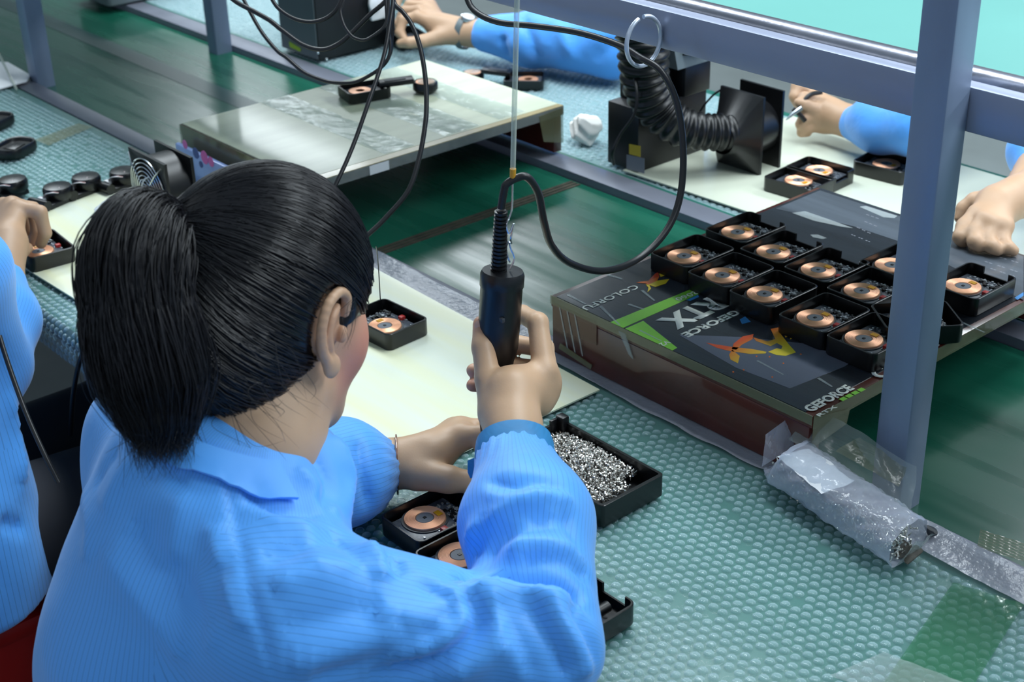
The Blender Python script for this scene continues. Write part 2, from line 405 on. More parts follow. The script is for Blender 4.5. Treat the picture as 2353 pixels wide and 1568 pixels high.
def vnormals(V, Q):
    N = np.cross(V[Q[:, 2]] - V[Q[:, 0]], V[Q[:, 3]] - V[Q[:, 1]]); out = np.zeros_like(V)
    for k in range(4):
        for c in range(3): out[:, c] += np.bincount(Q[:, k], N[:, c], len(V))
    return out / (np.linalg.norm(out, axis=1, keepdims=True) + 1e-12)
def join_vq(parts):
    V = []; Q = []; n = 0
    for v, q in parts: V.append(v); Q.append(q + n); n += len(v)
    return np.concatenate(V), np.concatenate(Q)
def mesh_vq(name, V, Q, material, parent=None, attr=None, angle=180):
    V = np.asarray(V, float)
    if parent is not None: V = V - np.array(parent.location)
    me = bpy.data.meshes.new(name); me.vertices.add(len(V)); me.vertices.foreach_set('co', V.ravel())
    me.loops.add(Q.size); me.loops.foreach_set('vertex_index', Q.ravel().astype(np.int32)); me.polygons.add(len(Q))
    me.polygons.foreach_set('loop_start', (np.arange(len(Q)) * Q.shape[1]).astype(np.int32))
    me.update(calc_edges=True); me.validate()
    if attr is not None:
        a = me.attributes.new('thread', 'FLOAT', 'CORNER'); a.data.foreach_set('value', attr.ravel().astype(np.float32))
    return finish(me, name, material, parent, True, angle)
# ------------------------------------------------------------------ the setting: floor, benches, conveyor
TZ = 0.75            # bench top
WZ = 0.7550          # top of the bubble wrap
MZ = 0.7578          # top of the cream sheet
NB0, NB1 = 0.707, 1.172   # near bench: worker side, belt side
FB0, FB1 = 1.608, 2.115   # far bench: belt side, worker side
BZ = 0.737           # belt surface

o = MB().box2((-9, -4, -0.05), (5, 9, 0)).build('floor', 'floor_paint', smooth=False); tag(o, kind='structure')

tag(MB().box2((-9.1, -4, 0), (-9, 9, 3.3)).build('wall_left', 'wall_white', smooth=False), kind='structure')
tag(MB().box2((-9, 9, 0), (5, 9.1, 3.3)).build('wall_back', 'wall_white', smooth=False), kind='structure')
tag(MB().box2((-9.1, -4, 3.3), (5, 9.1, 3.35)).build('ceiling', 'ceiling_white', smooth=False), kind='structure')

def workbench(name, x0, x1, y0, y1, strip_y, label):
    r = empty(name, ((x0 + x1) / 2, (y0 + y1) / 2, 0), label=label, cat='workbench')
    MB().box2((x0, y0, TZ - 0.025), (x1, y1, TZ), bev=0.004).build('bench_top', 'bench_teal', r, local=False)
    MB().box2((x0, strip_y[0], TZ - 0.045), (x1, strip_y[1], TZ + 0.0012), bev=0.0008).build('edge_strip', 'edge_alu', r, local=False)
    lo = min(y0, y1) + 0.04; hi = max(y0, y1) - 0.06
    for x in np.linspace(x0 + 0.25, x1 - 0.25, 4):
        for y in (lo, hi):
            MB().box2((x - 0.02, y - 0.02, 0), (x + 0.02, y + 0.02, TZ - 0.026), bev=0.003).build('leg', 'steel_paint', r, local=False)
    for y in (lo, hi):
        MB().box2((x0 + 0.2, y - 0.012, TZ - 0.07), (x1 - 0.2, y + 0.012, TZ - 0.026)).build('apron', 'bench_side', r, local=False)
    return r
workbench('workbench', -3.9, 0.3, NB0, NB1 - 0.0405, (NB1 - 0.04, NB1), 'long workbench with teal top nearest the camera, in front of the seated woman')
workbench('workbench', -4.6, 0.3, FB0 + 0.0485, FB1, (FB0, FB0 + 0.048), 'long workbench on the far side of the green conveyor belt')

conv = empty('conveyor_line', (-1.6, 1.39, 0), label='two-level conveyor with green belts and grey square-tube posts', cat='conveyor')
MB().box2((-4.6, NB1 + 0.002, BZ - 0.012), (0.3, FB0 - 0.002, BZ)).build('belt', 'belt_green', conv, local=False, smooth=False)
sm = MB()
for _k in range(3):
    sm.box2((-1.722 + 0.009 * _k, 1.178, BZ), (-1.716 + 0.009 * _k, 1.602, BZ + 0.0012))
sm.build('belt_seam', 'seam_brown', conv, local=False, smooth=False)
MB().box2((-4.6, 1.405, BZ), (-2.02, 1.452, BZ + 0.0006)).build('belt_stripe', 'belt_stripe', conv, local=False, smooth=False)
MB().box2((-4.6, NB1 + 0.002, 0.55), (0.3, FB0 - 0.002, 0.56)).build('belt_bed', 'dark_grey', conv, local=False, smooth=False)
def square_post(x0, x1, y0, y1, z1=2.05):
    MB().box2((x0, y0, 0), (x1, y1, z1), bev=0.003).build('post', 'steel_paint', conv, local=False)
square_post(-0.7805, -0.741, 1.1725, 1.2115)
square_post(-2.915, -2.8755, 1.1725, 1.2115)
square_post(-2.864, -2.8245, 1.568, 1.6075)
square_post(-0.73, -0.6905, 1.568, 1.6075)
RZ0, RZ1 = 1.1655, 1.2105
MB().box2((-4.6, 1.2118, RZ0), (0.3, 1.232, RZ1), bev=0.002).build('side_rail', 'steel_rail', conv, local=False)
MB().box2((-4.6, 1.6078, RZ0), (0.3, 1.628, RZ1), bev=0.002).build('side_rail', 'steel_rail', conv, local=False)
for a, b in ((-4.6, -1.2225), (-1.2205, 0.3)):
    MB().tube([(a, 1.2485, 1.2035), (b, 1.2485, 1.2035)], 0.0155, n=24).build('edge_pipe', 'pipe_steel', conv, local=False)
MB().box2((-4.6, 1.2655, 1.190), (0.3, 1.5672, 1.2), ).build('upper_belt', 'upper_belt_teal', conv, local=False, smooth=False)
MB().box2((-4.6, 1.16, 2.03), (0.3, 1.20, 2.07)).build('top_rail', 'steel_rail', conv, local=False)

# ---------------------------------------------------------------- bubble wrap
def undul(x, y, s):
    return s * (np.sin(x * 9 + 3 * np.sin(y * 7)) * .5 + np.sin(y * 17 + x * 5) * .3 + np.sin((x + y) * 31) * .2)
def wrap_verts(fn_uv, u0, u1, v0, v1, pitch, rad, hgt):
    """fn_uv maps sheet coordinates to (point, normal); returns one mesh of the film with its bubbles"""
    nu = int((u1 - u0) / 0.012) + 2; nv = int((v1 - v0) / 0.012) + 2
    U, Vv = np.meshgrid(np.linspace(u0, u1, nu), np.linspace(v0, v1, nv), indexing='ij')
    P, N = fn_uv(U.ravel(), Vv.ravel()); I = np.arange(nu * nv).reshape(nu, nv)
    Q = np.stack([I[:-1, :-1], I[1:, :-1], I[1:, 1:], I[:-1, 1:]], -1).reshape(-1, 4)
    nr = int((v1 - v0 - pitch) / (pitch * .866)); nc = int((u1 - u0 - pitch) / pitch)
    a, b = np.meshgrid(np.arange(nc), np.arange(nr), indexing='ij')
    cu = (u0 + pitch * .6 + a * pitch + (b % 2) * pitch * .5).ravel(); cv = (v0 + pitch * .6 + b * pitch * .866).ravel()
    keep = rng.random(len(cu)) > 0.04; cu = cu[keep] + rng.normal(0, .0003, keep.sum()); cv = cv[keep] + rng.normal(0, .0003, keep.sum())
    hh = hgt * (0.55 + 0.5 * rng.random(len(cu)))
    ring = [(1.0, 0.06), (0.86, 0.62), (0.5, 0.95)]; an = 2 * PI * np.arange(8) / 8 + .3
    BV = []
    for rr, zz in ring:
        uu = cu[:, None] + rad * rr * np.cos(an); vv = cv[:, None] + rad * rr * np.sin(an)
        p, n = fn_uv(uu.ravel(), vv.ravel()); BV.append((p + n * (np.repeat(hh, 8) * zz)[:, None]).reshape(-1, 8, 3))
    BV = np.concatenate(BV, 1)
    f = []
    for r_ in range(2):
        for k in range(8): f.append((r_ * 8 + k, r_ * 8 + (k + 1) % 8, r_ * 8 + 8 + (k + 1) % 8, r_ * 8 + 8 + k))
    f += [(16, 17, 18, 19), (16, 19, 20, 23), (20, 21, 22, 23)]
    BQ = (np.array(f)[None] + (np.arange(len(cu)) * 24)[:, None, None]).reshape(-1, 4)
    V, Qa = join_vq([(P, Q), (BV.reshape(-1, 3), BQ)]); return V, Qa, len(Q)
def two_films(o, nsheet, m):
    o.data.materials.append(MATS[m]); idx = np.zeros(len(o.data.polygons), np.int32); idx[:nsheet] = 1; o.data.polygons.foreach_set('material_index', idx)
def flat_fn(z, s, drape_y=None):
    def fn(u, v):
        zz = z + np.abs(undul(u, v, s)); y = v.copy(); n = np.zeros((len(u), 3)); n[:, 2] = 1
        if drape_y is not None:      # the sheet folds down over the bench's front edge
            R = 0.014; t = np.clip((drape_y - v) / R, 0, PI / 2); ex = np.maximum(drape_y - v - R * PI / 2, 0); m = v < drape_y
            y = np.where(m, drape_y - R * np.sin(t), v); zz = np.where(m, z - R * (1 - np.cos(t)) - ex, zz)
            n[:, 1] = np.where(m, -np.sin(t), 0); n[:, 2] = np.where(m, np.cos(t), 1)
        return np.stack([u, y, zz], 1), n
    return fn
Vw, Qw, ns = wrap_verts(flat_fn(TZ + 0.0006, 0.0014, NB0 + 0.003), -3.0, 0.05, NB0 - 0.055, 1.126, 0.0128, 0.0052, 0.0030)
o = mesh_vq('bubble_wrap', Vw, Qw, 'bubble_film', None, angle=50); two_films(o, ns, 'film_sheet')
tag(o, 'clear bubble wrap sheet covering the near teal workbench and folded over its front edge', 'bubble wrap')
Vw, Qw, ns = wrap_verts(flat_fn(TZ + 0.0006, 0.0012), -4.2, -0.3, 1.662, 2.09, 0.0150, 0.0060, 0.0032)
o = mesh_vq('bubble_wrap', Vw, Qw, 'bubble_film_far', None, angle=50); two_films(o, ns, 'bubble_film')
tag(o, 'clear bubble wrap sheet covering the workbench beyond the belt', 'bubble wrap')

def strip(name, pts, z, th, material, label, cat, wob=0.0):
    """a thin flexible strip: polygon outline with real thickness"""
    b = MB(); b.prism(pts, z, z + th); o = b.build(name, material, smooth=False); tag(o, label, cat); return o
# tape along the belt-side edge of the near bench
def edge_tape(x0, x1, ya, yb, label, material='frost_tape'):
    n = int((x1 - x0) / 0.01); xs = np.linspace(x0, x1, n); ys = np.linspace(ya, yb, 7)
    X, Y = np.meshgrid(xs, ys, indexing='ij'); Zr = TZ + 0.0045 + 0.0012 * np.sin(X * 60 + Y * 90) * np.sin(X * 23) + rng.normal(0, .00025, X.shape)
    Y = Y + 0.0025 * np.sin(X * 14) + 0.001 * np.sin(X * 71)
    V = np.stack([X, Y, Zr], -1).reshape(-1, 3); I = np.arange(len(V)).reshape(n, 7)
    Q = np.stack([I[:-1, :-1], I[1:, :-1], I[1:, 1:], I[:-1, 1:]], -1).reshape(-1, 4)
    o = mesh_vq('edge_tape', V, Q, material); tag(o, label, 'tape'); return o
edge_tape(-1.70, -0.80, 1.117, 1.162, 'frosted clear tape along the bench edge, left of the tall post')
edge_tape(-0.735, -0.1, 1.117, 1.166, 'frosted clear tape along the bench edge at the lower right')

# cream sheets
def sheet(name, poly, z0, z1, material, label, cat):
    o = MB().prism(poly, z0, z1).build(name, material, smooth=False); tag(o, label, cat); return o
sheet('cream_sheet', [(-2.235, 0.735), (-1.1445, 0.775), (-1.140, 1.1073), (-1.64, 1.1215), (-2.08, 1.122), (-2.215, 0.985)], 0.7557, MZ, 'cream_board', 'thin cream laminate sheet with pale yellow grain in front of the seated woman', 'work mat')
sheet('cream_sheet', [(-1.66, 1.664), (-0.75, 1.70), (-0.75, 2.085), (-1.64, 2.085)], 0.7557, MZ, 'far_board', 'glossy cream sheet on the far workbench under the black blower box', 'work mat')
# ------------------------------------------------------------------ the two bridge stands that straddle the belt
def bridge(name, x0, x1, y0, y1, z, th, top_m, edge_m, leg_m, label):
    r = empty(name, ((x0 + x1) / 2, (y0 + y1) / 2, WZ), label=label, cat='riser')
    top = MB().box2((x0, y0, z - th), (x1, y1, z), bev=0.0015).build('top_panel', edge_m, r, local=False)
    lt = 0.018
    MB().box2((x0 + 0.002, y0 + 0.0006, WZ + 0.001), (x1 - 0.004, y0 + 0.003 + lt, z - th), bev=0.001).build('leg_panel', leg_m, r, local=False)
    MB().box2((x0 + 0.002, y1 - 0.003 - lt, WZ + 0.001), (x1 - 0.004, y1 - 0.003, z - th), bev=0.001).build('leg_panel', leg_m, r, local=False)
    return r, top
BX0, BX1, BY0, BY1, BTZ = -1.2595, -0.8375, 1.1355, 1.673, 0.8365
br, btop = bridge('bridge_stand', BX0, BX1, BY0, BY1, BTZ, 0.016, None, 'maroon_wood', 'maroon_wood', 'maroon wooden stand topped with printed carton, carrying rows of black trays')
class _P:  # local frame of a child of an unrotated Empty
    pass
def pz(x, y, z=BTZ): return at(x, y, z)
def child_prism(parent, name, poly, z0, z1, material):
    b = MB().prism(poly, z0, z1); return b.build(name, material, parent, local=False, smooth=False)
def print_poly(parent, name, pxs, z, material, th=0.0003, top=None):
    poly = [pz(x, y, z)[:2] for x, y in pxs]
    b = MB().prism(poly, z - 0.0001, z + th); o = b.build(name, material, None, smooth=False)
    o.parent = parent; o.data.transform(Matrix.Translation(-parent.matrix_world.translation)) if False else None
    return o
# the printed carton wrapped over the top (a separate layer, part of the stand)
card = child_prism(br, 'carton_cover', [(BX0 + 0.010, BY0 + 0.001), (BX1 - 0.011, BY0 + 0.001), (BX1 - 0.007, BY1 - 0.002), (BX0 + 0.008, BY1 - 0.002)], BTZ - 0.0002, BTZ + 0.0012, 'print_black')
CZ = BTZ + 0.0012
def on_card(name, poly, material, lift=0.0, th=0.00025):
    b = MB().prism([tuple(p) for p in poly], CZ + lift, CZ + lift + th)
    o = b.build(name, material, None, smooth=False); o.data.transform(Matrix.Translation(-br.location)); o.parent = card
    return o
def px_card(L): return [pz(x, y, CZ)[:2] for x, y in L]
on_card('print_panel', px_card([(1690, 845), (1560, 770), (1700, 775), (1850, 790), (1960, 830), (1940, 843), (1815, 893)]), 'print_grey')
on_card('print_panel', px_card([(1782, 480), (1884, 438), (2352, 590), (2352, 690), (2240, 640), (2080, 560), (1960, 520)]), 'print_slate_sheen')  # grey reflection on the carton's far half, painted into this panel
on_card('print_stripe', px_card([(1403, 741), (1608, 657), (1622, 669), (1432, 754)]), 'print_green', 0.0001)
on_card('print_stripe', px_card([(1437, 756), (1478, 738), (1556, 800), (1545, 806)]), 'print_green', 0.0001)
on_card('print_patch', px_card([(1578, 690), (1604, 678), (1606, 683), (1586, 692)]), 'print_blue', 0.0001)
on_card('print_patch', px_card([(1700, 735), (1712, 728), (1725, 740), (1705, 745)]), 'print_blue', 0.0001)
on_card('print_patch', px_card([(2331, 685), (2352, 672), (2352, 680), (2338, 690)]), 'print_blue', 0.0001)
for i in range(4):
    t = i / 4; a = pz(1927, 918, CZ); b = pz(1982, 890, CZ); d = (b - a)[:2]; n = np.array([0.006, 0.0])
    p0 = a[:2] + d * t; p1 = a[:2] + d * (t + .2); on_card('print_dash', [p0, p0 + n, p1 + n, p1], 'print_green', 0.0001)
def letter(txt, p0, p1, hgt, material='print_white', name='printed_lettering', bold=0.01):
    """lettering on the carton from pixel p0 (start of baseline) to p1 (end of baseline); height in metres"""
    a = pz(*p0, CZ + .0004); b = pz(*p1, CZ + .0004); r = b - a; u = np.cross([0, 0, 1], unit(r))
    o = text_mesh(txt, name, material, None, a, r, u, hgt, depth=0.0003, bold=bold, fill_w=np.linalg.norm(r))
    o.data.transform(Matrix.Translation(-br.location)); o.parent = card; return o
letter('COLORFU', (1456, 655), (1334, 707), 0.0115, bold=0.012)
letter('2060', (1598, 668), (1549, 687), 0.009, bold=0.01)
letter('RTX', (1626, 683), (1506, 737), 0.036, bold=0.045)
letter('GEFORCE', (1687, 712), (1563, 768), 0.013, bold=0.04)
letter('V2', (1531, 783), (1513, 791), 0.008)
letter('GEFORCE', (1866, 948), (1965, 894), 0.014, bold=0.04)
letter('RTX', (1884, 958), (1925, 936), 0.0055, bold=0.02)
letter('COLORFUL', (2030, 873), (2210, 763), 0.022, bold=0.035)
# the brush-stroke emblem, printed from orange to yellow
def ramp_print():
    m = bpy.data.materials.new('print_flame'); m.use_nodes = True; nt = m.node_tree; b = nt.nodes['Principled BSDF']; b.inputs['Roughness'].default_value = .4
    tc = nt.nodes.new('ShaderNodeTexCoord'); sp = nt.nodes.new('ShaderNodeSeparateXYZ'); mr = nt.nodes.new('ShaderNodeMapRange'); cr = nt.nodes.new('ShaderNodeValToRGB')
    mr.inputs['From Min'].default_value = pz(1770, 752, CZ)[0] - br.location.x; mr.inputs['From Max'].default_value = pz(1700, 835, CZ)[0] - br.location.x + .012
    cr.color_ramp.elements[0].color = lin((222, 84, 36)) + (1,); cr.color_ramp.elements[1].color = lin((236, 212, 56)) + (1,)
    nt.links.new(tc.outputs['Object'], sp.inputs[0]); nt.links.new(sp.outputs[0], mr.inputs['Value']); nt.links.new(mr.outputs[0], cr.inputs[0]); nt.links.new(cr.outputs[0], b.inputs['Base Color']); MATS['print_flame'] = m
ramp_print()
def em(L): return px_card([(1264 + x / 1.673, 574 + y / 1.673) for x, y in L])
for L in ([(600, 359), (640, 366), (700, 375), (780, 384), (832, 394), (828, 400), (770, 402), (690, 391), (640, 378)],
          [(782, 326), (740, 335), (706, 362), (698, 384), (716, 386), (738, 366), (778, 345)], [(700, 386), (688, 405), (694, 424), (722, 438), (729, 410), (714, 398)],
          [(780, 338), (836, 354), (866, 345), (872, 360), (848, 372), (792, 352)], [(866, 345), (848, 306), (880, 300), (887, 326), (918, 366), (894, 372), (872, 360)],
          [(918, 366), (945, 396), (906, 409), (870, 406), (838, 394), (872, 380), (888, 384), (894, 372)],
          [(900, 328), (934, 320), (925, 330), (905, 338)], [(925, 336), (948, 330), (942, 340), (922, 345)], [(890, 312), (915, 314), (905, 322), (888, 320)]):
    on_card('printed_emblem', em(L), 'print_flame', 0.0002)
for (x, y) in ((840, 412), (893, 437), (790, 410), (970, 345), (960, 402), (740, 462), (850, 490), (700, 470)):
    on_card('print_spark', em([(x, y), (x + 5, y - 2), (x + 8, y + 2), (x + 3, y + 4)]), 'print_orange', 0.0002)
for mname, L in (('print_orange', [(1462, 650), (1490, 646), (1515, 636), (1510, 646), (1490, 655), (1484, 652)]),
                 ('print_yellow', [(1490, 655), (1510, 646), (1538, 642), (1530, 652), (1506, 660)]),
                 ('print_red', [(1490, 646), (1505, 630), (1512, 626), (1515, 636)]),
                 ('print_yellow', [(1515, 630), (1543, 624), (1540, 630), (1518, 637)]),
                 ('print_yellow', [(1484, 654), (1492, 656), (1496, 664), (1488, 672), (1490, 662)])):
    on_card('printed_emblem', px_card(L), mname, 0.0002)
# tiny rows of print on the far half, and pale slivers as tape-crease highlights
for (x0, y0, x1, y1) in ((1990, 494, 2022, 505), (1986, 510, 2018, 523), (1968, 523, 2004, 540), (1955, 540, 2005, 560), (2270, 585, 2350, 608), (2262, 602, 2350, 630), (2275, 618, 2340, 640)):
    a = pz(x0, y0, CZ); b = pz(x1, y1, CZ); n = 9
    for i in range(n):
        if i % 3 == 2: continue
        p = a + (b - a) * i / n; q = a + (b - a) * (i + .7) / n; w = np.array([-.0, .0022, 0])
        on_card('print_dash', [p[:2], (p + w)[:2], (q + w)[:2], q[:2]], 'label_grey', 0.0001)
for L in ([(1975, 476), (1990, 474), (2062, 497), (2055, 502), (2030, 500)], [(1862, 540), (1880, 540), (1900, 548), (1890, 550), (1868, 546)], [(1820, 490), (1850, 486), (1905, 505), (1960, 525), (1935, 522), (1870, 508)]):
    on_card('tape_crease', px_card(L), 'clear_tape', 0.0003)
for (xa, ya, xb, yb, w) in ((1395, 632, 1430, 642, .005), (1305, 678, 1346, 700, .004), (1380, 705, 1424, 748, .004), (1444, 700, 1480, 712, .004), (1475, 668, 1504, 692, .004), (1470, 760, 1520, 785, .003), (1740, 830, 1800, 862, .003), (1880, 870, 1912, 890, .004), (2195, 735, 2262, 765, .004)):
    a = pz(xa, ya, CZ); b = pz(xb, yb, CZ); d = unit(b - a); n = np.array([-d[1], d[0], 0]) * w / 2
    on_card('tape_crease', [(a - n)[:2], (b - n * .6)[:2], (b + n * .6)[:2], (a + n)[:2]], 'clear_tape', 0.0004)
# tape and film on the stand's front and right edges
def face_strip(name, pts, nrm, th, material, parent):
    P = [V3(p) for p in pts]; n = unit(nrm) * th; b = MB(); k = len(P)
    b.add([p for p in P] + [p + n for p in P], [tuple(range(k))[::-1], tuple(range(k, 2 * k))] + [(i, (i + 1) % k, k + (i + 1) % k, k + i) for i in range(k)])
    return b.build(name, material, parent, local=False, smooth=False)
YF = BY0 - 0.0005
face_strip('film_patch', [(BX0 + 0.004, YF, 0.793), (BX0 + 0.085, YF, 0.796), (BX0 + 0.085, YF, 0.829), (BX0 + 0.004, YF, 0.829)], (0, -1, 0), 0.0003, 'brown_film', br)
face_strip('edge_tape', [(BX0, YF, 0.8255), (BX1, YF, 0.8255), (BX1, YF, BTZ + .001), (BX0, YF, BTZ + .001)], (0, -1, 0), 0.0008, 'yellow_tape', br)
face_strip('tape_strip', [(BX0 + 0.142, YF, 0.806), (BX0 + 0.150, YF, 0.802), (BX0 + 0.136, YF, 0.832), (BX0 + 0.124, YF, 0.832)], (0, -1, 0), 0.0012, 'clear_tape', br)
face_strip('tape_strip', [(BX0 + 0.016, YF, 0.766), (BX0 + 0.075, YF, 0.7585), (BX0 + 0.077, YF, 0.7655), (BX0 + 0.018, YF, 0.7745)], (0, -1, 0), 0.0012, 'yellow_tape', br)
for q in (0.017, 0.031, 0.045):
    face_strip('tape_crease', [(BX0 + q, YF - .0006, 0.826), (BX0 + q + 0.014, YF - .0006, 0.772), (BX0 + q + 0.0165, YF - .0006, 0.772), (BX0 + q + 0.002, YF - .0006, 0.826)], (0, -1, 0), 0.0006, 'clear_tape', br)
XR = BX1 + 0.0005
face_strip('edge_tape', [(XR, BY0 + 0.001, 0.8195), (XR, BY1 - 0.002, 0.8195), (XR, BY1 - 0.002, BTZ), (XR, BY0 + 0.001, BTZ)], (1, 0, 0), 0.0008, 'yellow_tape', br)
face_strip('tape_flap', [(XR + .001, BY0 + 0.0, 0.797), (XR + .001, BY0 + 0.06, 0.804), (XR + .001, BY0 + 0.064, 0.822), (XR + .001, BY0, 0.836)], (1, 0, 0), 0.0008, 'yellow_tape', br)
for d in (0.115, 0.275):
    MB().lathe([(0.0001, 0), (0.005, 0), (0.005, 0.001), (0.0001, 0.0012)], n=14, c=(BX0 + d, BY0 + 0.0025, 0.778 if d < .2 else 0.775), axis=(0, -1, 0)).build('screw_plug', 'dark_grey', br, local=False)

# cream taped stand on the left
AX0, AX1, AY0, AY1, ATZ = -2.196, -1.803, 1.131, 1.662, 0.8385
ar, atop = bridge('bridge_stand', AX0, AX1, AY0, AY1, ATZ, 0.016, None, 'chip_board_edge', 'maroon_wood', 'cream stand wrapped in glossy clear tape, straddling the belt behind the woman\'s head')
def a_prism(name, poly, z0, z1, m): return MB().prism(poly, z0, z1).build(name, m, ar, local=False, smooth=False)
a_prism('board_cover', [(AX0 + .004, AY0 + .003), (AX1 - .02, AY0 + .003), (AX1 - .012, AY1 - .003), (AX0 + .003, AY1 - .003)], ATZ - .0002, ATZ + .0014, 'taped_board')
a_prism('edge_tape', [(AX1 - .02, AY0 + .001), (AX1 + .0005, AY0 + .001), (AX1 + .0005, AY1 - .002), (AX1 - .012, AY1 - .002)], ATZ - .0002, ATZ + .001, 'tan_tape')
for (y, w) in ((1.32, .06), (1.45, .075), (1.56, .06)):
    n = 24; xs = np.linspace(AX0 + .005, AX1 - .02, n); ys = np.linspace(y - w / 2, y + w / 2, 8); X, Y = np.meshgrid(xs, ys, indexing='ij')
    Zr = ATZ + .0022 + 0.0008 * np.sin(Y * 400 + 2 * np.sin(X * 40)) * (np.sin(X * 22 + y * 9)) + rng.normal(0, .0003, X.shape)
    I = np.arange(X.size).reshape(n, 8); mesh_vq('tape_strip', np.stack([X, Y, Zr], -1).reshape(-1, 3), np.stack([I[:-1, :-1], I[1:, :-1], I[1:, 1:], I[:-1, 1:]], -1).reshape(-1, 4), 'clear_tape', ar)
face_strip('edge_film', [(AX1 + .0006, AY0 + .002, 0.8225), (AX1 + .0006, AY1 - .002, 0.8225), (AX1 + .0006, AY1 - .002, ATZ), (AX1 + .0006, AY0 + .002, ATZ)], (1, 0, 0), .0006, 'clear_tape', ar)
a = atX(850, 392, AX1 + .002); b = atX(894, 377, AX1 + .002)
face_strip('white_sticker', [(AX1 + .0014, a[1], 0.8225), (AX1 + .0014, b[1], 0.8225), (AX1 + .0014, b[1], 0.8375), (AX1 + .0014, a[1], 0.8375)], (1, 0, 0), .0005, 'paper_white', ar)
face_strip('tape_flap', [(AX1 + .0014, AY1 - .05, 0.785), (AX1 + .0014, AY1 - .004, 0.772), (AX1 + .0014, AY1 - .004, .837), (AX1 + .0014, AY1 - .06, .833)], (1, 0, 0), .0006, 'yellow_tape', ar)
face_strip('front_film', [(AX0, AY0 - .0008, .800), (AX1, AY0 - .0008, .800), (AX1, AY0 - .0008, ATZ), (AX0, AY0 - .0008, ATZ)], (0, -1, 0), .0006, 'yellow_tape', ar)

# ------------------------------------------------------------------ charger trays
TW, TL, TH = 0.0355, 0.047, 0.0235      # half width, half length, height
def rrect(hx, hy, r, n=5):
    out = []
    for cx, cy, a0 in ((hx - r, hy - r, 0), (-hx + r, hy - r, 90), (-hx + r, -hy + r, 180), (hx - r, -hy + r, 270)):
        for k in range(n + 1):
            a = math.radians(a0 + 90 * k / n); out.append((cx + r * math.cos(a), cy + r * math.sin(a)))
    return out
def tray_shell(hx, hy, h, notch, wall=0.0026, r=0.009, floor=0.004):
    O = rrect(hx, hy, r); I = rrect(hx - wall, hy - wall, max(r - wall, .002))
    if notch:   # doorway cut in the +Y wall
        k = 5; x0, x1, lo = notch
        ins = [(x1, hy, 0), (x1, hy, 1), (x0, hy, 1), (x0, hy, 0)]
        O = [(p[0], p[1], h) for p in O[:k + 1]] + [(x, y, lo if f else h) for x, y, f in ins] + [(p[0], p[1], h) for p in O[k + 1:]]
        I = [(p[0], p[1], h) for p in I[:k + 1]] + [(x, y - wall, lo if f else h) for x, y, f in ins] + [(p[0], p[1], h) for p in I[k + 1:]]
    else:
        O = [(p[0], p[1], h) for p in O]; I = [(p[0], p[1], h) for p in I]
    n = len(O); ch = 0.0006
    L = [[(x * .985, y * .985, 0) for x, y, z in O], [(x, y, .0015) for x, y, z in O], [(x, y, z - ch) for x, y, z in O], [(x - math.copysign(ch, x), y - math.copysign(ch, y), z) for x, y, z in O],
         [(x, y, z) for x, y, z in I], [(x, y, floor) for x, y, z in I]]
    b = MB(); vs = sum(L, []); fs = [tuple(range(n))[::-1]]
    for k in range(5):
        for i in range(n): fs.append((k * n + i, k * n + (i + 1) % n, (k + 1) * n + (i + 1) % n, (k + 1) * n + i))
    fs.append(tuple(range(5 * n, 6 * n))); return b.add(vs, fs)
CO = (-0.0085, -0.0065)                  # coil centre inside the tray
def make_tray(notch):
    r = empty('charger_tray')
    tray_shell(TW, TL, TH, (-.013, .022, .014) if notch else None).build('case', 'black_shell', r, angle=35)
    cz = 0.0150
    pc = MB().box2((-0.029, -0.040, 0.0100), (0.026, 0.034, 0.0120), bev=0.0004).build('circuit_board', 'pcb', r)
    cb = MB(); rr = np.random.default_rng(5)
    for k in range(64):
        x = rr.uniform(-0.02, 0.026); y = rr.uniform(0.016, 0.033) if k < 46 else rr.uniform(-.03, .03)
        if k >= 46: x = rr.uniform(0.018, 0.026)
        s = rr.uniform(0.0008, 0.0022, 3); cb.box((x, y, 0.0120 + s[2] / 2), (s[0] + .0008, s[1] + .0006, s[2]))
    for k in range(8): cb.box((-.028 + .002 * k, -.038 + rr.uniform(-.002, .002), .0126), (.0012, .001, .0012))
    cb.build('solder_parts', 'solder', pc, smooth=False)['kind'] = 'stuff'
    cd = MB()
    for k in range(16): cd.box((rr.uniform(-.016, .024), rr.uniform(0.016, 0.033), .0133), (rr.uniform(.002, .005), rr.uniform(.002, .004), .0026))
    cd.build('chips', 'black_plastic', pc, smooth=False)['kind'] = 'stuff'
    MB().lathe([(0.0, 0.0110), (0.0252, 0.0110), (0.0252, cz - .0018), (0.0, cz - .0018)], n=40, c=(CO[0], CO[1], 0)).build('coil_carrier', 'dark_grey', r)
    cl = MB(); prof = [(0.0096, cz - .0018)]
    for i in range(10):
        ra = 0.0098 + i * 0.00128; prof += [(ra, cz + .0001), (ra + .0005, cz + .0005), (ra + .0010, cz + .0001)]
    prof.append((0.0228, cz - .0018)); cl.lathe(prof, n=48, c=(CO[0], CO[1], 0)); cl.build('copper_coil', 'copper', r, angle=60)
    co = MB().lathe([(0, cz - .0018), (0.0094, cz - .0018), (0.0094, cz - .0004), (0.009, cz), (0, cz)], n=28, c=(CO[0], CO[1], 0)).build('ferrite_core', 'ferrite', r)
    MB().box((CO[0], CO[1], cz + .0003), (.0032, .0032, .0008)).build('sensor', 'black_plastic', co, smooth=False)
    MB().box((CO[0] + .004, CO[1] + .015, cz + .0009), (.009, .0065, .0006)).build('amber_tape', 'amber_tape', r, smooth=False)
    MB().box2((0.019, -0.008, .0120), (0.0265, -0.001, .0170), bev=.0006).build('red_connector', 'red_plastic', r)
    return r
tray_a = make_tray(True); tray_b = make_tray(False); tray_used = {}
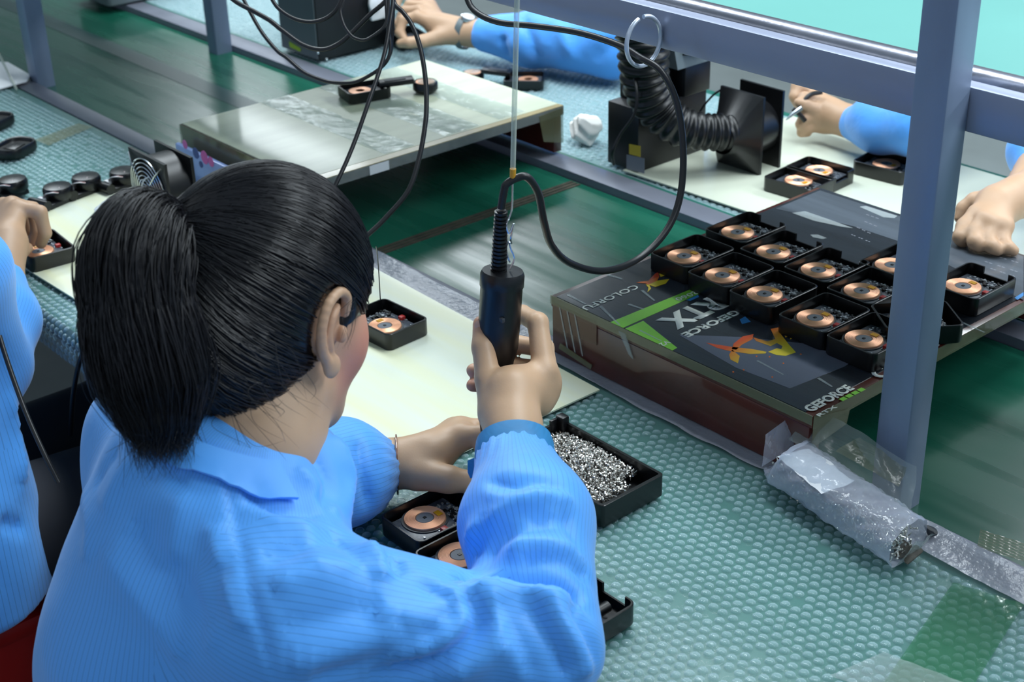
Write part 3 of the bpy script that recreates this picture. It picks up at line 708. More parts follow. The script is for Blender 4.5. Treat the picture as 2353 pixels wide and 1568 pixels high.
def place_tray(kind, pos, rz, label, group):
    src = tray_a if kind == 'a' else tray_b
    o = src if kind not in tray_used else copy_tree(src)
    tray_used[kind] = 1; o.location = Vector(pos); o.rotation_euler = (0, 0, rz); tag(o, label, 'charger tray', group); return o
def tray_by_coil(px, py, base, rz=0.0):
    c = at(px, py, base + 0.0150); cr, sr = math.cos(rz), math.sin(rz)
    return (c[0] - (CO[0] * cr - CO[1] * sr), c[1] - (CO[0] * sr + CO[1] * cr), base)
G1 = 'open charger trays laid out on the printed stand'
bz = CZ + 0.0006
for kind, x, y, lab in (('b', 1572, 588, 'black tray with copper coil at the left end of the front row on printed stand'),
                        ('b', 1660, 632, 'black tray with copper coil, second from left in the front row on the printed stand'),
                        ('b', 1757, 675, 'black tray with copper coil, middle of the front row just above the white lettering'),
                        ('b', 1873, 730, 'black tray with copper coil beside the large orange emblem'),
                        ('b', 1985, 778, 'black tray with copper coil ending the front row, cut off by the post'),
                        ('a', 1695, 533, 'black notched tray with copper coil, farthest left of the second row on the printed stand'),
                        ('a', 1777, 578, 'black notched tray with copper coil, second in the back row on the printed stand'),
                        ('a', 1880, 620, 'black notched tray with copper coil, third in the back row on the printed stand'),
                        ('b', 1980, 668, 'black tray with copper coil in the back row, directly left of the grey post'),
                        ('a', 2213, 657, 'black notched tray with copper coil just right of the grey post'),
                        ('b', 2050, 609, 'black tray almost hidden behind the grey post, in the last row'),):
    place_tray(kind, tray_by_coil(x, y, bz), 0.0, lab, G1)
pl_ = pz(2013, 701, bz + TH); pr_ = pz(2203, 744, bz + TH); dd = pr_ - pl_; rz_ = math.atan2(dd[1], dd[0]) - math.atan2(TL, TW); mc = (pl_ + pr_) / 2
place_tray('b', (mc[0], mc[1], bz), rz_, 'black tray turned askew behind the grey post with only its corners showing', G1)
G2 = 'charger trays on the far cream sheet'
fz = MZ + 0.0004
for kind, x, y, rz, lab in (('b', 1835, 414, -1.5, 'black tray with copper coil on the far sheet, half hidden behind the printed stand'),
                            ('a', 1882, 391, -1.5, 'black tray with copper coil on the far sheet with its notched end facing right'),
                            ('b', 2037, 375, -1.45, 'black tray with copper coil on the far sheet, cut by the tall grey post')):
    place_tray(kind, tray_by_coil(x, y, fz, rz), rz, lab, G2)
G3 = 'charger trays on the near bench'
place_tray('b', tray_by_coil(884, 748, fz, 1.62), 1.62, 'black tray with copper coil on the cream sheet just past the woman\'s face', G3)
place_tray('b', tray_by_coil(88, 577, fz, 1.5), 1.5, 'black tray with copper coil under the fingers of the worker at the left edge', G3)
place_tray('b', tray_by_coil(976, 1190, WZ + .001, 0.0), 0.0, 'black tray with copper coil on bubble wrap below the woman\'s left hand', G3)
place_tray('b', tray_by_coil(1056, 1275, WZ + .001, 0.0), 0.0, 'black tray with copper coil partly hidden by the woman\'s right sleeve', G3)
# ------------------------------------------------------------------ electric screwdriver, hung from a clear rod
TIP = at(1122, 1132, 0.778); DTOP = atD(1155, 622, 1.483); DAX = unit(DTOP - TIP); DLEN = float(np.linalg.norm(DTOP - TIP))
drv = empty('electric_screwdriver', tuple(TIP), label='black electric screwdriver gripped upright in the woman\'s right hand', cat='screwdriver')
def lath(parent, name, prof, m, n=32, c=TIP, ax=DAX, angle=40): return MB().lathe(prof, n=n, c=rel(c, parent), axis=ax).build(name, m, parent, angle=angle)
lath(drv, 'bit', [(0.0, 0.0), (0.0012, 0.001), (0.0016, 0.012), (0.0028, 0.013), (0.0028, 0.04), (0, 0.04)], 'chrome', 12)
lath(drv, 'chuck', [(0.006, 0.036), (0.0085, 0.04), (0.0085, 0.06), (0.011, 0.063), (0.011, 0.072), (0, 0.072)], 'dark_grey')
lath(drv, 'grip', [(0.012, 0.07), (0.0145, 0.085), (0.0155, 0.12), (0.0172, 0.15), (0.0185, 0.165), (0, 0.165)], 'black_plastic')
lath(drv, 'motor_housing', [(0.0182, 0.158), (0.0212, 0.172), (0.0216, 0.20), (0.0216, DLEN - 0.018), (0.0226, DLEN - 0.016), (0.0226, DLEN - 0.004), (0.0208, DLEN), (0, DLEN)], 'black_plastic')
side = unit(np.cross(DAX, FWD)); tow = unit(np.cross(side, DAX))
if tow @ FWD > 0: tow = -tow
MB().box(rel(TIP + DAX * (DLEN - .045) + tow * .0212 + side * -.002, drv), (.008, .004, .005), bev=.001).build('switch', 'dark_grey', drv)
sr0 = DTOP - side * 0.004 * 0 + (-RGT) * 0.004; sr1 = atD(1152, 470, 1.447)
prof = []
for i in range(16):
    z0 = i * 0.0042; r0 = 0.0085 - .00012 * i; prof += [(r0, z0), (r0, z0 + .0024), (r0 - .0018, z0 + .0028), (r0 - .0018, z0 + .004)]
prof = [(0.0, -0.006)] + prof + [(0, 16 * .0042)]
lath(drv, 'strain_relief', prof, 'black_plastic', 18, sr0, unit(sr1 - sr0))
HK = DTOP + RGT * 0.007 + DAX * 0.001
MB().tube(spline([HK, HK + DAX * .012 + RGT * .004, HK + DAX * .022, HK + DAX * .03 - RGT * .003, HK + DAX * .022 - RGT * .005, HK + DAX * .012 - RGT * .002, HK + DAX * .008], 6), .0011, n=6).build('hook', 'chrome', drv, local=False)
CLIP = atD(1178, 414, 1.437)
sus = empty('hanging_rod', tuple(CLIP), label='thin clear plastic rod with wire hook hanging down to the screwdriver', cat='rod')
RT = atD(1188, 0, 1.347); rd = unit(RT - CLIP)
MB().tube([CLIP, CLIP + rd * (2.268 - CLIP[2]) / rd[2]], 0.0026, n=12).build('clear_rod', 'tube_film', sus, local=False)
MB().tube([CLIP - rd * .001, CLIP + rd * .012], 0.0031, n=12).build('amber_ferrule', 'amber_tape', sus, local=False)
w = spline([CLIP, CLIP - DAX * .03 + RGT * .001, CLIP - DAX * .045 - RGT * .003, CLIP - DAX * .055, CLIP - DAX * .045 + RGT * .004, CLIP - DAX * .06 + RGT * .002, HK + DAX * .028], 8)
MB().tube(w, .0010, n=6).build('wire_hook', 'chrome', sus, local=False)
# overhead tool rail on two arms of the conveyor frame
MB().box2((-3.2, CLIP[1] - .02, 2.27), (-0.5, CLIP[1] + .02, 2.30)).build('tool_rail', 'steel_rail', conv, local=False)
for _x in (-0.76, -2.895):
    MB().box2((_x - .02, 1.1725, 2.05), (_x + .02, 1.2115, 2.27)).build('post_extension', 'steel_paint', conv, local=False)
    MB().box2((_x - .02, CLIP[1] - .02, 2.3), (_x + .02, 1.2115, 2.335)).build('arm', 'steel_rail', conv, local=False)
    MB().box2((_x - .02, 1.1725, 2.27), (_x + .02, 1.2115, 2.3)).build('arm_bracket', 'steel_rail', conv, local=False)

def cable(pts, r, label, name='cable', m='cable_black', cat='cable', n=10):
    o = MB().tube(spline(pts, n), r, n=8).build(name, m, angle=80); tag(o, label, cat); return o
RC = atY(1479, 95, 1.181)       # ring centre
# screwdriver cord: relief -> clip -> hanging loop -> ring -> along the rail
cd = [sr1 - DAX * .004, atD(1158, 440, 1.44), CLIP + (-RGT) * .006 - UPV * .004, CLIP + RGT * .004 + UPV * .002, atD(1212, 408, 1.44), atD(1237, 445, 1.46), atD(1250, 510, 1.49), atD(1268, 565, 1.53), atD(1310, 605, 1.57), atD(1385, 623, 1.61),
      atD(1462, 598, 1.65), atD(1528, 535, 1.67), atD(1562, 455, 1.68), atD(1570, 350, 1.68), atD(1556, 240, 1.67), atD(1520, 165, 1.66), atD(1470, 132, 1.67), atD(1420, 103, 1.69), atD(1330, 75, 1.73), atD(1230, 60, 1.78), atD(1150, 52, 1.82), atD(1100, 32, 1.85), atD(1075, 0, 1.87), atD(1068, -60, 1.87)]
rr_ = [0.0040] * 6 + [0.0037] * 100
o = MB().tube(spline(cd, 8), 0.0040, n=10).build('screwdriver_cord', 'cable_black', angle=80); tag(o, 'thick black screwdriver cord hanging in a loop from the ring on the rail', 'cord')
# C-shaped ring on the rail
rg = MB(); ringp = []
for k in range(41):
    a = math.radians(100 + 8 + k / 40 * (344)); ringp.append(RC + np.array([0, math.cos(a) * .0275, math.sin(a) * .0285]))
rg.tube(ringp, 0.0026, n=8)
o = rg.build('cable_ring', 'zinc', angle=80); tag(o, 'pale split metal ring clipped to the upper rail with cords running through', 'ring')
# bundle of cables hanging from the rail above the cream stand
def pc(L, D): return [atD(x, y, D[0] + (D[1] - D[0]) * i / (len(L) - 1)) for i, (x, y) in enumerate(L)]
cable(pc([(600, -60), (626, 0), (649, 27), (684, 46), (722, 50), (757, 37), (782, 6), (800, -60)], (1.955, 1.95)), .0027, 'short black cable sagging across the top of the grey-sided box')
cable(pc([(500, -40), (537, 0), (585, 27), (620, 47), (649, 70), (698, 104), (741, 114), (776, 102), (806, 78), (851, 33), (888, 0), (930, -60)], (2.05, 2.015)), .0034, 'thick black cable swooping in front of the grey-sided box')
cable(pc([(540, -40), (575, 28), (603, 76), (637, 117), (659, 133), (698, 166), (737, 183), (769, 190), (815, 189), (855, 170), (882, 149), (896, 125), (900, 98), (903, 40), (906, -60)], (2.08, 2.035)), .0027, 'black cable dipping down to the far corner of the cream stand')
cable(pc([(796, -50), (790, 0), (782, 25), (790, 57), (804, 78), (817, 88), (839, 92), (864, 78), (884, 59), (892, 25), (896, -50)], (1.935, 1.935)), .0022, 'small round loop of thin black cable at the top of the bundle')
cable(pc([(896, -60), (905, 4), (925, 27), (943, 51), (958, 84), (970, 129), (978, 186), (980, 240), (977, 287), (964, 360), (939, 437), (885, 502), (845, 540), (800, 580)], (1.995, 1.915)), .0033, 'long black cable bowing right in front of the cream stand')
cable(pc([(900, -60), (903, 0), (895, 59), (884, 121), (866, 180), (848, 232), (820, 312), (798, 367), (773, 421), (735, 500), (700, 570)], (1.975, 1.89)), .0029, 'black cable running straight down from the bundle behind the woman\'s head')
cable(pc([(880, -60), (887, 10), (890, 60), (897, 100), (893, 130), (880, 150), (868, 166)], (1.96, 1.96)), .0022, 'short thin black cable ending in the middle of the bundle')
tf = cable(pc([(864, 566), (867, 585), (870, 620), (874, 690)], (1.62, 1.70)), .0006, 'thin dark thread hanging down to the tray on the cream sheet', name='thread', cat='thread')

# ------------------------------------------------------------------ blower box with corrugated hose and square fan
bw = empty('blower_unit', (-1.655, 1.755, MZ), label='black metal blower box with corrugated hose and square fan on the far sheet', cat='blower')
def bwp(name, a, b, m='black_sheet', bev=.002): return MB().box2(a, b, bev=bev).build(name, m, bw, local=False)
bwp('cabinet', (-1.705, 1.672, MZ), (-1.632, 1.838, 0.868))
bwp('tower', (-1.705, 1.700, 0.868), (-1.655, 1.838, 1.00))
bwp('rear_housing', (-1.655, 1.775, 0.868), (-1.625, 1.838, 0.925))
MB().add([(-1.655, 1.742, .925), (-1.612, 1.742, .925), (-1.612, 1.842, .925), (-1.655, 1.842, .925), (-1.655, 1.742, 1.0), (-1.630, 1.742, .99), (-1.630, 1.842, .99), (-1.655, 1.842, 1.0)],
         [(0, 3, 2, 1), (4, 5, 6, 7), (0, 1, 5, 4), (1, 2, 6, 5), (2, 3, 7, 6), (3, 0, 4, 7)]).build('grey_cover', 'grey_plastic', bw, local=False, smooth=False)
MB().tube([(-1.612, 1.782, .945), (-1.625, 1.785, .965)], .024, n=20).build('outlet', 'black_plastic', bw, local=False)
hp = spline([atD(1476, 60, 2.33), atD(1478, 120, 2.34), atD(1484, 190, 2.37), atD(1512, 250, 2.40), atD(1560, 290, 2.41), atD(1620, 303, 2.42), atD(1668, 304, 2.43), atD(1700, 303, 2.45)], 22)
hr = []
for i in range(len(hp)):
    s = i / (len(hp) - 1); base = .041 * (1 - s) + .0285 * min(1, s * 1.5) + .0 if s < .66 else .0295
    base = .043 - (.043 - .0295) * min(1, s / .7); hr.append(base * (1 + .075 * math.sin(i * 2 * PI / 7.3)))
MB().tube(hp, hr, n=24).build('corrugated_hose', 'black_plastic', bw, local=False, angle=80)
FX0, FX1, FZ1 = -1.575, -1.482, 0.892; fcx = (FX0 + FX1) / 2; fcz = (MZ + FZ1) / 2
fb = MB(); n = 24
sq = lambda t: np.array([math.cos(t), math.sin(t)]) / max(abs(math.cos(t)), abs(math.sin(t)))
L0 = [(fcx + .029 * math.cos(2 * PI * k / n), 1.760, fcz + .029 * math.sin(2 * PI * k / n)) for k in range(n)]
L1 = [(fcx + .034 * math.cos(2 * PI * k / n), 1.775, fcz + .034 * math.sin(2 * PI * k / n)) for k in range(n)]
L2 = [(fcx + (FX1 - FX0) / 2 * sq(2 * PI * k / n)[0], 1.808, fcz + (FZ1 - MZ) / 2 * sq(2 * PI * k / n)[1]) for k in range(n)]
fb.add(L0 + L1 + L2, [(r * n + k, r * n + (k + 1) % n, (r + 1) * n + (k + 1) % n, (r + 1) * n + k) for r in range(2) for k in range(n)])
fb.build('funnel_hood', 'black_plastic', bw, local=False)
def axial_fan(parent, x0, x1, z0, z1, y0, y1, guard):
    """square axial fan: two corner flanges, round barrel, hub, blades"""
    cx, cz = (x0 + x1) / 2, (z0 + z1) / 2; R = min(x1 - x0, z1 - z0) / 2; th = .005; N = 32
    for (a, b) in ((y0, y0 + th), (y1 - th, y1)):
        m = MB(); S = [(cx + (x1 - x0) / 2 * sq(2 * PI * k / N + PI / 4)[0], cz + (z1 - z0) / 2 * sq(2 * PI * k / N + PI / 4)[1]) for k in range(N)]
        C = [(cx + R * .93 * math.cos(2 * PI * k / N + PI / 4), cz + R * .93 * math.sin(2 * PI * k / N + PI / 4)) for k in range(N)]
        vs = [(p[0], a, p[1]) for p in S] + [(p[0], a, p[1]) for p in C] + [(p[0], b, p[1]) for p in S] + [(p[0], b, p[1]) for p in C]; fs = []
        for k in range(N):
            j = (k + 1) % N; fs += [(k, j, N + j, N + k), (2 * N + k, 2 * N + j, 3 * N + j, 3 * N + k), (k, j, 2 * N + j, 2 * N + k), (N + k, N + j, 3 * N + j, 3 * N + k)]
        m.add(vs, fs).build('flange', 'black_plastic', parent, local=False)
    m = MB(); prof = [(R * .96, 0), (R * .96, y1 - y0), (R * .92, y1 - y0), (R * .92, 0), (R * .96, 0)]
    m.lathe(prof[:4], n=N, c=(cx, y0, cz), axis=(0, 1, 0)); m.f = m.f[:-2]
    m.build('barrel', 'black_plastic', parent, local=False)
    hub = MB().lathe([(0, .004), (R * .38, .004), (R * .4, .008), (R * .4, y1 - y0 - .004), (0, y1 - y0 - .004)], n=24, c=(cx, y0, cz), axis=(0, 1, 0)).build('hub', 'dark_grey', parent, local=False)
    for k in range(5):
        a = 2 * PI * k / 5; vs = []
        for t in (0, .5, 1):
            for rr in (R * .4, R * .9):
                an = a + t * .9; y = y0 + .008 + t * (y1 - y0 - .016); vs.append((cx + rr * math.cos(an), y, cz + rr * math.sin(an)))
        v2 = [(v[0], v[1] + .0015, v[2]) for v in vs]
        MB().add(vs + v2, [(0, 1, 3, 2), (2, 3, 5, 4), (6, 8, 9, 7), (8, 10, 11, 9), (0, 6, 7, 1), (4, 5, 11, 10), (1, 7, 9, 3), (3, 9, 11, 5), (0, 2, 8, 6), (2, 4, 10, 8)]).build('blade', 'dark_grey', parent, local=False)
    if guard:
        for i in range(7):
            rr = R * (.24 + .115 * i); P = [(cx + rr * math.cos(2 * PI * k / 40), y0 - .004 - .0008 * (6 - i), cz + rr * math.sin(2 * PI * k / 40)) for k in range(40)]
            MB().tube(P, .0011, n=6, closed=True).build('guard_ring', 'chrome', parent, local=False)
        for k in range(2):
            a = PI / 4 + PI / 2 * k; d = np.array([math.cos(a), 0, math.sin(a)]) * R * 1.28; c = np.array([cx, y0 - .0025, cz])
            MB().tube([c - d, c - d * .7 - np.array([0, .005, 0]), c + d * .7 - np.array([0, .005, 0]), c + d], .0012, n=6).build('guard_bar', 'chrome', parent, local=False)
axial_fan(bw, FX0, FX1, MZ, FZ1, 1.808, 1.862, False)
MB().tube(spline([(FX0, 1.81, .885), (FX0 - .012, 1.80, .872), (FX0 - .03, 1.79, .84), (FX0 - .04, 1.80, .80)], 6), .0018, n=6).build('fan_lead', 'cable_black', bw, local=False)
MB().tube(spline([atD(1424, 78, 2.40), atD(1440, 130, 2.35), atD(1462, 200, 2.33), atD(1458, 260, 2.34), atD(1425, 310, 2.36), atD(1408, 350, 2.37), atD(1410, 378, 2.40)], 8), .0026, n=6).build('power_lead', 'cable_black', bw, local=False)
yl = 1.6715
def px_y(L, Y): return [atY(x, y, Y) for x, y in L]
face_strip('rating_label', px_y([(1440, 355), (1481, 364), (1481, 399), (1440, 388)], yl), (0, -1, 0), .0005, 'label_grey', bw)
face_strip('warning_label', px_y([(1446, 331), (1472, 336), (1472, 361), (1446, 354)], yl), (0, -1, 0), .0005, 'label_yellow', bw)

# near fan with wire guard behind the woman's ponytail
lf = empty('axial_fan', (-2.005, 0.995, MZ), label='small black square fan with chrome wire guard standing on the cream sheet', cat='fan')
axial_fan(lf, -2.062, -1.948, MZ, 0.873, 0.968, 1.018, True)
MB().tube(spline([(-1.99, .962, .845), (-2.0, .955, .835), (-2.015, .952, .80), (-2.03, .955, .765), (-2.035, .96, .759)], 6), .0014, n=6).build('fan_lead', 'wire_grey', lf, local=False)
face_strip('white_sticker', [(-1.978, 0.985, .8465), (-1.978, 1.005, .8465), (-1.958, 1.005, .8268), (-1.958, .985, .8268)], (1, 0, 1), .0006, 'label_grey', lf)

# grey-sided black control box at the top
cbx = empty('control_box', (-2.63, 1.756, WZ), label='black control box with a grey side and a lime sticker on the far bench', cat='control box')
MB().box2((-2.705, 1.662, WZ + .004), (-2.562, 1.85, 1.02), bev=.003).build('housing', 'black_sheet', cbx, local=False)
face_strip('side_panel', [(-2.703, 1.6615, WZ + .006), (-2.566, 1.6615, WZ + .006), (-2.566, 1.6615, 1.018), (-2.703, 1.6615, 1.018)], (0, -1, 0), .0015, 'grey_plastic', cbx)
face_strip('lime_sticker', px_y([(664, 95), (692, 112), (690, 119), (666, 108)], 1.659), (0, -1, 0), .0004, 'label_lime', cbx)
for (x, y) in ((731, 122), (751, 137), (878, 110), (867, 44)):
    MB().lathe([(0, 0), (.0028, 0), (.002, .0014), (0, .0016)], n=10, c=rel(atX(x, y, -2.562), cbx), axis=(1, 0, 0)).build('screw_head', 'chrome', cbx)
for (xx, yy) in ((-2.69, 1.675), (-2.575, 1.675), (-2.69, 1.837), (-2.575, 1.837)): MB().box2((xx - .006, yy - .006, WZ + .0008), (xx + .006, yy + .006, WZ + .0045)).build('foot', 'black_plastic', cbx, local=False)
pl = empty('plug_socket', tuple(atX(868, 22, -2.55)), label='white plastic socket block fixed to the face of the black control box', cat='socket')
c_ = atX(868, 18, -2.556)
MB().box(rel(c_, pl), (.011, .042, .05), bev=.004).build('body', 'white_plastic', pl)
MB().lathe([(0, 0), (.016, 0), (.016, .006), (.012, .008), (0, .008)], n=20, c=rel(c_ + np.array([.005, -.012, .012]), pl), axis=(1, 0, 0)).build('socket_face', 'white_plastic', pl)
MB().box(rel(c_ + np.array([-.0005, .03, -.022]), pl), (.01, .02, .02), bev=.003).build('strain_clip', 'white_plastic', pl)

# ------------------------------------------------------------------ folding watch-charger units: open base + hinged arm + round head
def folding_unit(loc, rz, label, group, tilt=0.25, name='folding_charger'):
    r = empty(name, loc, rz, label, 'charger', group)
    tray_shell(.032, .040, .018, (-.012, .012, .010), r=.008).build('base_case', 'black_shell', r, angle=35)
    MB().box2((-.026, -.034, .004), (.026, .030, .010), bev=.0006).build('circuit_board', 'pcb', r)
    MB().lathe([(.008, .010), (.020, .010), (.020, .0125), (.008, .0125), (.008, .010)], n=30, c=(0, -.008, 0)).build('copper_coil', 'copper', r)
    h0 = np.array([.010, .030, .021]); d = unit((.25, 1.0, .05))
    sdv = unit(np.cross(d, (0, 0, 1)))
    Rm = Matrix((sdv, d, np.cross(sdv, d))).transposed()
    arm = MB().box(h0 + d * .026, (.026, .062, .009), rot=Rm, bev=.0015).build('arm', 'black_plastic', r)
    MB().box(h0 + d * .024 + np.array([0, 0, .0046]), (.013, .038, .002), rot=Rm).build('arm_slot', 'dark_grey', arm, smooth=False)
    hc_ = h0 + d * .078; hc_[2] = .0
    hd = MB().lathe([(0, .001), (.019, .001), (.0225, .005), (.0225, .016), (.0205, .0185), (.0185, .0175), (0, .0175)], n=36, c=hc_).build('charger_head', 'black_plastic', r)
    MB().lathe([(0, .0172), (.017, .0172), (.017, .0182), (0, .0182)], n=30, c=hc_).build('head_coil', 'copper', hd)
    MB().lathe([(0, .0182), (.0165, .0182), (.0165, .0188), (0, .0188)], n=30, c=hc_ + np.array([.002, .002, 0])).build('clear_cover', 'clear_tape', hd)
    return r
GF = 'unfolded watch chargers'
p = at(838, 222, ATZ + .003); folding_unit((p[0], p[1], ATZ + .0035), -.25, 'opened black charger with hinged arm and round head lying on the cream stand', GF)
p = at(1205, 196, WZ); folding_unit((p[0], p[1], WZ + .0008), 2.35, 'opened black charger lying on bubble wrap beside the blue sleeve with the watch', GF)

# row of round charger heads with hinge barrels and loose wires, at the left
def head_unit(loc, rz, label, group, wires=True):
    r = empty('round_charger', loc, rz, label, 'charger head', group)
    MB().lathe([(0, 0), (.022, 0), (.024, .004), (.0245, .016), (.022, .0205), (.012, .022), (0, .0222)], n=36, c=(0, .018, .006)).build('round_shell', 'black_shell', r)
    MB().box2((-.020, -.018, 0), (.020, .034, .008), bev=.001).build('bracket', 'black_plastic', r)
    MB().tube([(-.020, -.024, .0088), (.020, -.024, .0088)], .0085, n=20).build('hinge_barrel', 'black_shell', r)
    MB().box2((-.017, -.012, .008), (-.003, -.004, .013), bev=.0006).build('wire_plug', 'white_plastic', r)
    if wires:
        for k, mm in enumerate(('wire_pink', 'wire_grey')):
            MB().tube(spline([(-.008 + .003 * k, -.008, .012), (.004, -.012, .022), (.016, -.006 - .002 * k, .026), (.018, .006, .022), (.012, .012, .028)], 6), .0009, n=5).build('wire', mm, r)
    return r
GH = 'round charger heads waiting in a row at the left'
for (x, y, rz, lab) in ((268, 432, .15, 'round black charger head nearest the wire-guarded fan'), (182, 446, .2, 'round black charger head with pink wires, second from the fan'),
                        (118, 470, .3, 'round black charger head lowest in the row, its barrel toward the cream sheet'), (12, 452, .1, 'round black charger head at the left picture edge above the worker\'s hand')):
    p = at(x, y, MZ); head_unit((p[0], p[1], MZ + .0003), rz, lab, GH)
GL = 'round charger lids on the bubble wrap'
for (x, y, lab, sc) in ((36, 352, 'flat oval black lid lying on bubble wrap at the left picture edge', 1.0), (-8, 290, 'black lid cut off by the left picture edge, higher on the bubble wrap', .9)):
    p = at(x, y, WZ); r = empty('oval_charger', (p[0], p[1], WZ + .0006), 0.5, lab, 'lid', GL)
    b = MB(); O = rrect(.030 * sc, .040 * sc, .024 * sc, 8); n = len(O); vs = []
    for s_, z in ((.94, 0), (1, .003), (1, .014), (.95, .018), (.85, .0175), (.8, .012)): vs += [(q[0] * s_, q[1] * s_, z) for q in O]
    fs = [tuple(range(n))[::-1]] + [(k * n + i, k * n + (i + 1) % n, (k + 1) * n + (i + 1) % n, (k + 1) * n + i) for k in range(5) for i in range(n)] + [tuple(range(5 * n, 6 * n))]
    b.add(vs, fs).build('shell', 'black_shell', r); MB().box2((-.012, -.016, .012), (.012, .016, .0135), bev=.0005).build('inner_plate', 'black_plastic', r)

# ------------------------------------------------------------------ tray of loose screws
stx0, stx1, sty0, sty1 = -1.088, -0.924, 0.902, 0.996; sth = .028
st = empty('screw_tray', ((stx0 + stx1) / 2, (sty0 + sty1) / 2, WZ + .0006), label='black rectangular tray heaped with tiny silver screws', cat='tray')
tray_shell((stx1 - stx0) / 2, (sty1 - sty0) / 2, sth, None, wall=.004, r=.005).build('shell', 'black_shell', st, angle=35)
MB().box2((-.082, .036, .018), (-.069, .047, .037), bev=.002).build('corner_lug', 'black_plastic', st); MB().box2((-.0815, .026, .020), (-.0775, .038, .034), bev=.001).build('corner_lug', 'black_plastic', st)
def screw_mesh():
    b = MB(); b.lathe([(0, 0), (.0006, .0009), (.0007, .0062), (.0013, .0063), (.0013, .0073), (.0009, .0077), (0, .0077)], n=6); return np.array(b.v), b.f
sv, sf = screw_mesh()
def screw_heap(name, pts, parent, label=None, stand=.35):
    V = []; Fq = []; n0 = 0
    for p in pts:
        th = rng.uniform(0, 2 * PI); ph = rng.uniform(.15, 1.5) if rng.random() > stand else rng.uniform(0, .7)
        q = Quaternion((0, 0, 1), th) @ Quaternion((1, 0, 0), ph + (PI if rng.random() < .2 else 0))
        R = np.array(q.to_matrix()); V.append((sv - [0, 0, .003]) @ R.T + p); Fq += [tuple(i + n0 for i in f) for f in sf]; n0 += len(sv)
    me = bpy.data.meshes.new(name); me.from_pydata(np.concatenate(V).tolist(), [], Fq); me.update()
    o = finish(me, name, 'screw_steel', parent, True, 40)
    return o
pts = []
def heap_z(x, y):  # height of the pile in the tray
    u = (x + .076) / .152; v = (y + .04) / .08
    return .010 + .016 * math.exp(-((u - .42) / .42) ** 2 - ((v - .45) / .6) ** 2)
for k in range(2300):
    x = rng.uniform(-.076, .062); y = rng.uniform(-.041, .041)
    if (x > .045 and y > .015) or (x - .045) * .7 + (y - .02) > .03: continue
    pts.append((x, y, heap_z(x, y) * (1 if rng.random() < .75 else rng.uniform(.5, 1)) + .001))
hs = screw_heap('small_screws', np.array(pts), None, stand=.6); hs.location = st.location
tag(hs, 'heap of tiny silver screws filling the black rectangular tray', 'screws', kind='stuff')
# a bare case beside the right elbow
c_ = at(1465, 1388, WZ + TH); cb2 = empty('charger_tray', (c_[0] - TW, c_[1] - TL, WZ + .001), 0.0, 'black tray without a coil, showing only its corner beside the woman\'s right elbow', 'charger tray')
tray_shell(TW, TL, TH, (-.01, .021, .013)).build('case', 'black_shell', cb2, angle=35)
MB().box2((-.028, -.04, .004), (.026, .02, .009), bev=.001).build('circuit_board', 'pcb', cb2)
MB().tube([(.012, -.01, .015), (.012, .03, .015)], .006, n=14).build('spindle', 'black_plastic', cb2)
MB().box2((.02, -.02, .004), (.031, -.006, .016), bev=.001).build('bracket', 'black_plastic', cb2)

# ------------------------------------------------------------------ bag of screws by the post
bg = empty('screw_bag', (-0.775, 1.105, WZ), label='crinkled clear plastic bag of screws lying against the tall grey post', cat='bag')
nu, nv = 60, 40; G = np.zeros((nu, nv, 3))
for i in range(nu):
    s = i / (nu - 1); x = -.873 + .20 * s; cyy = 1.118 - .030 * s
    prof = min(1.0, (s / .12) ** .6 if s > 0 else .12) if s < .12 else 1.0
    ry = .031 * max(.2, prof); rz_ = .0265 * max(.28, prof) * (1 - .15 * s)
    for j in range(nv):
        a = 2 * PI * j / nv; c, sn = math.cos(a), math.sin(a); sup = lambda t, e: math.copysign(abs(t) ** e, t)
        y = cyy + ry * sup(c, .8); z = WZ + .001 + rz_ + rz_ * sup(sn, .75)
        k_ = .0016 * math.sin(7 * a + 30 * s) * math.sin(19 * s + 2 * a) + rng.normal(0, .00035)
        G[i, j] = (x + .012 * (1 - s) * sn * (1 if s < .15 else 0), y + k_ * c, max(WZ + .0008, z + k_ * sn))
I = np.arange(nu * nv).reshape(nu, nv); Jn = np.roll(I, -1, 1)
Q = np.stack([I[:-1], I[1:], Jn[1:], Jn[:-1]], -1).reshape(-1, 4)
mesh_vq('bag_body', G.reshape(-1, 3), Q, 'bag_film', bg, angle=50)
def wavy(name, P00, P10, P11, P01, m, amp, parent, n1=28, n2=12):
    P = np.zeros((n1, n2, 3)); nrm = unit(np.cross(V3(P10) - V3(P00), V3(P01) - V3(P00)))
    for i in range(n1):
        for j in range(n2):
            u, v = i / (n1 - 1), j / (n2 - 1)
            p = (1 - u) * (1 - v) * V3(P00) + u * (1 - v) * V3(P10) + u * v * V3(P11) + (1 - u) * v * V3(P01)
            P[i, j] = p + nrm * (amp * v * math.sin(9 * u + 4 * v) + .35 * amp * math.sin(23 * u + 9 * v) + rng.normal(0, amp * .06))
    I = np.arange(n1 * n2).reshape(n1, n2); return mesh_vq(name, P.reshape(-1, 3), np.stack([I[:-1, :-1], I[1:, :-1], I[1:, 1:], I[:-1, 1:]], -1).reshape(-1, 4), m, parent, angle=50)
wavy('bag_flap', (-.862, 1.128, .80), (-.685, 1.104, .794), (-.712, 1.150, .823), (-.852, 1.168, .828), 'bag_film_thin', .004, bg)
wavy('bag_flap', (-.873, 1.098, .772), (-.858, 1.14, .79), (-.868, 1.152, .826), (-.886, 1.118, .800), 'bag_film', .004, bg, 12, 8)
wavy('bag_end', (-.674, 1.062, .755), (-.674, 1.116, .758), (-.659, 1.112, .785), (-.661, 1.082, .786), 'bag_film_thin', .002, bg, 12, 8)
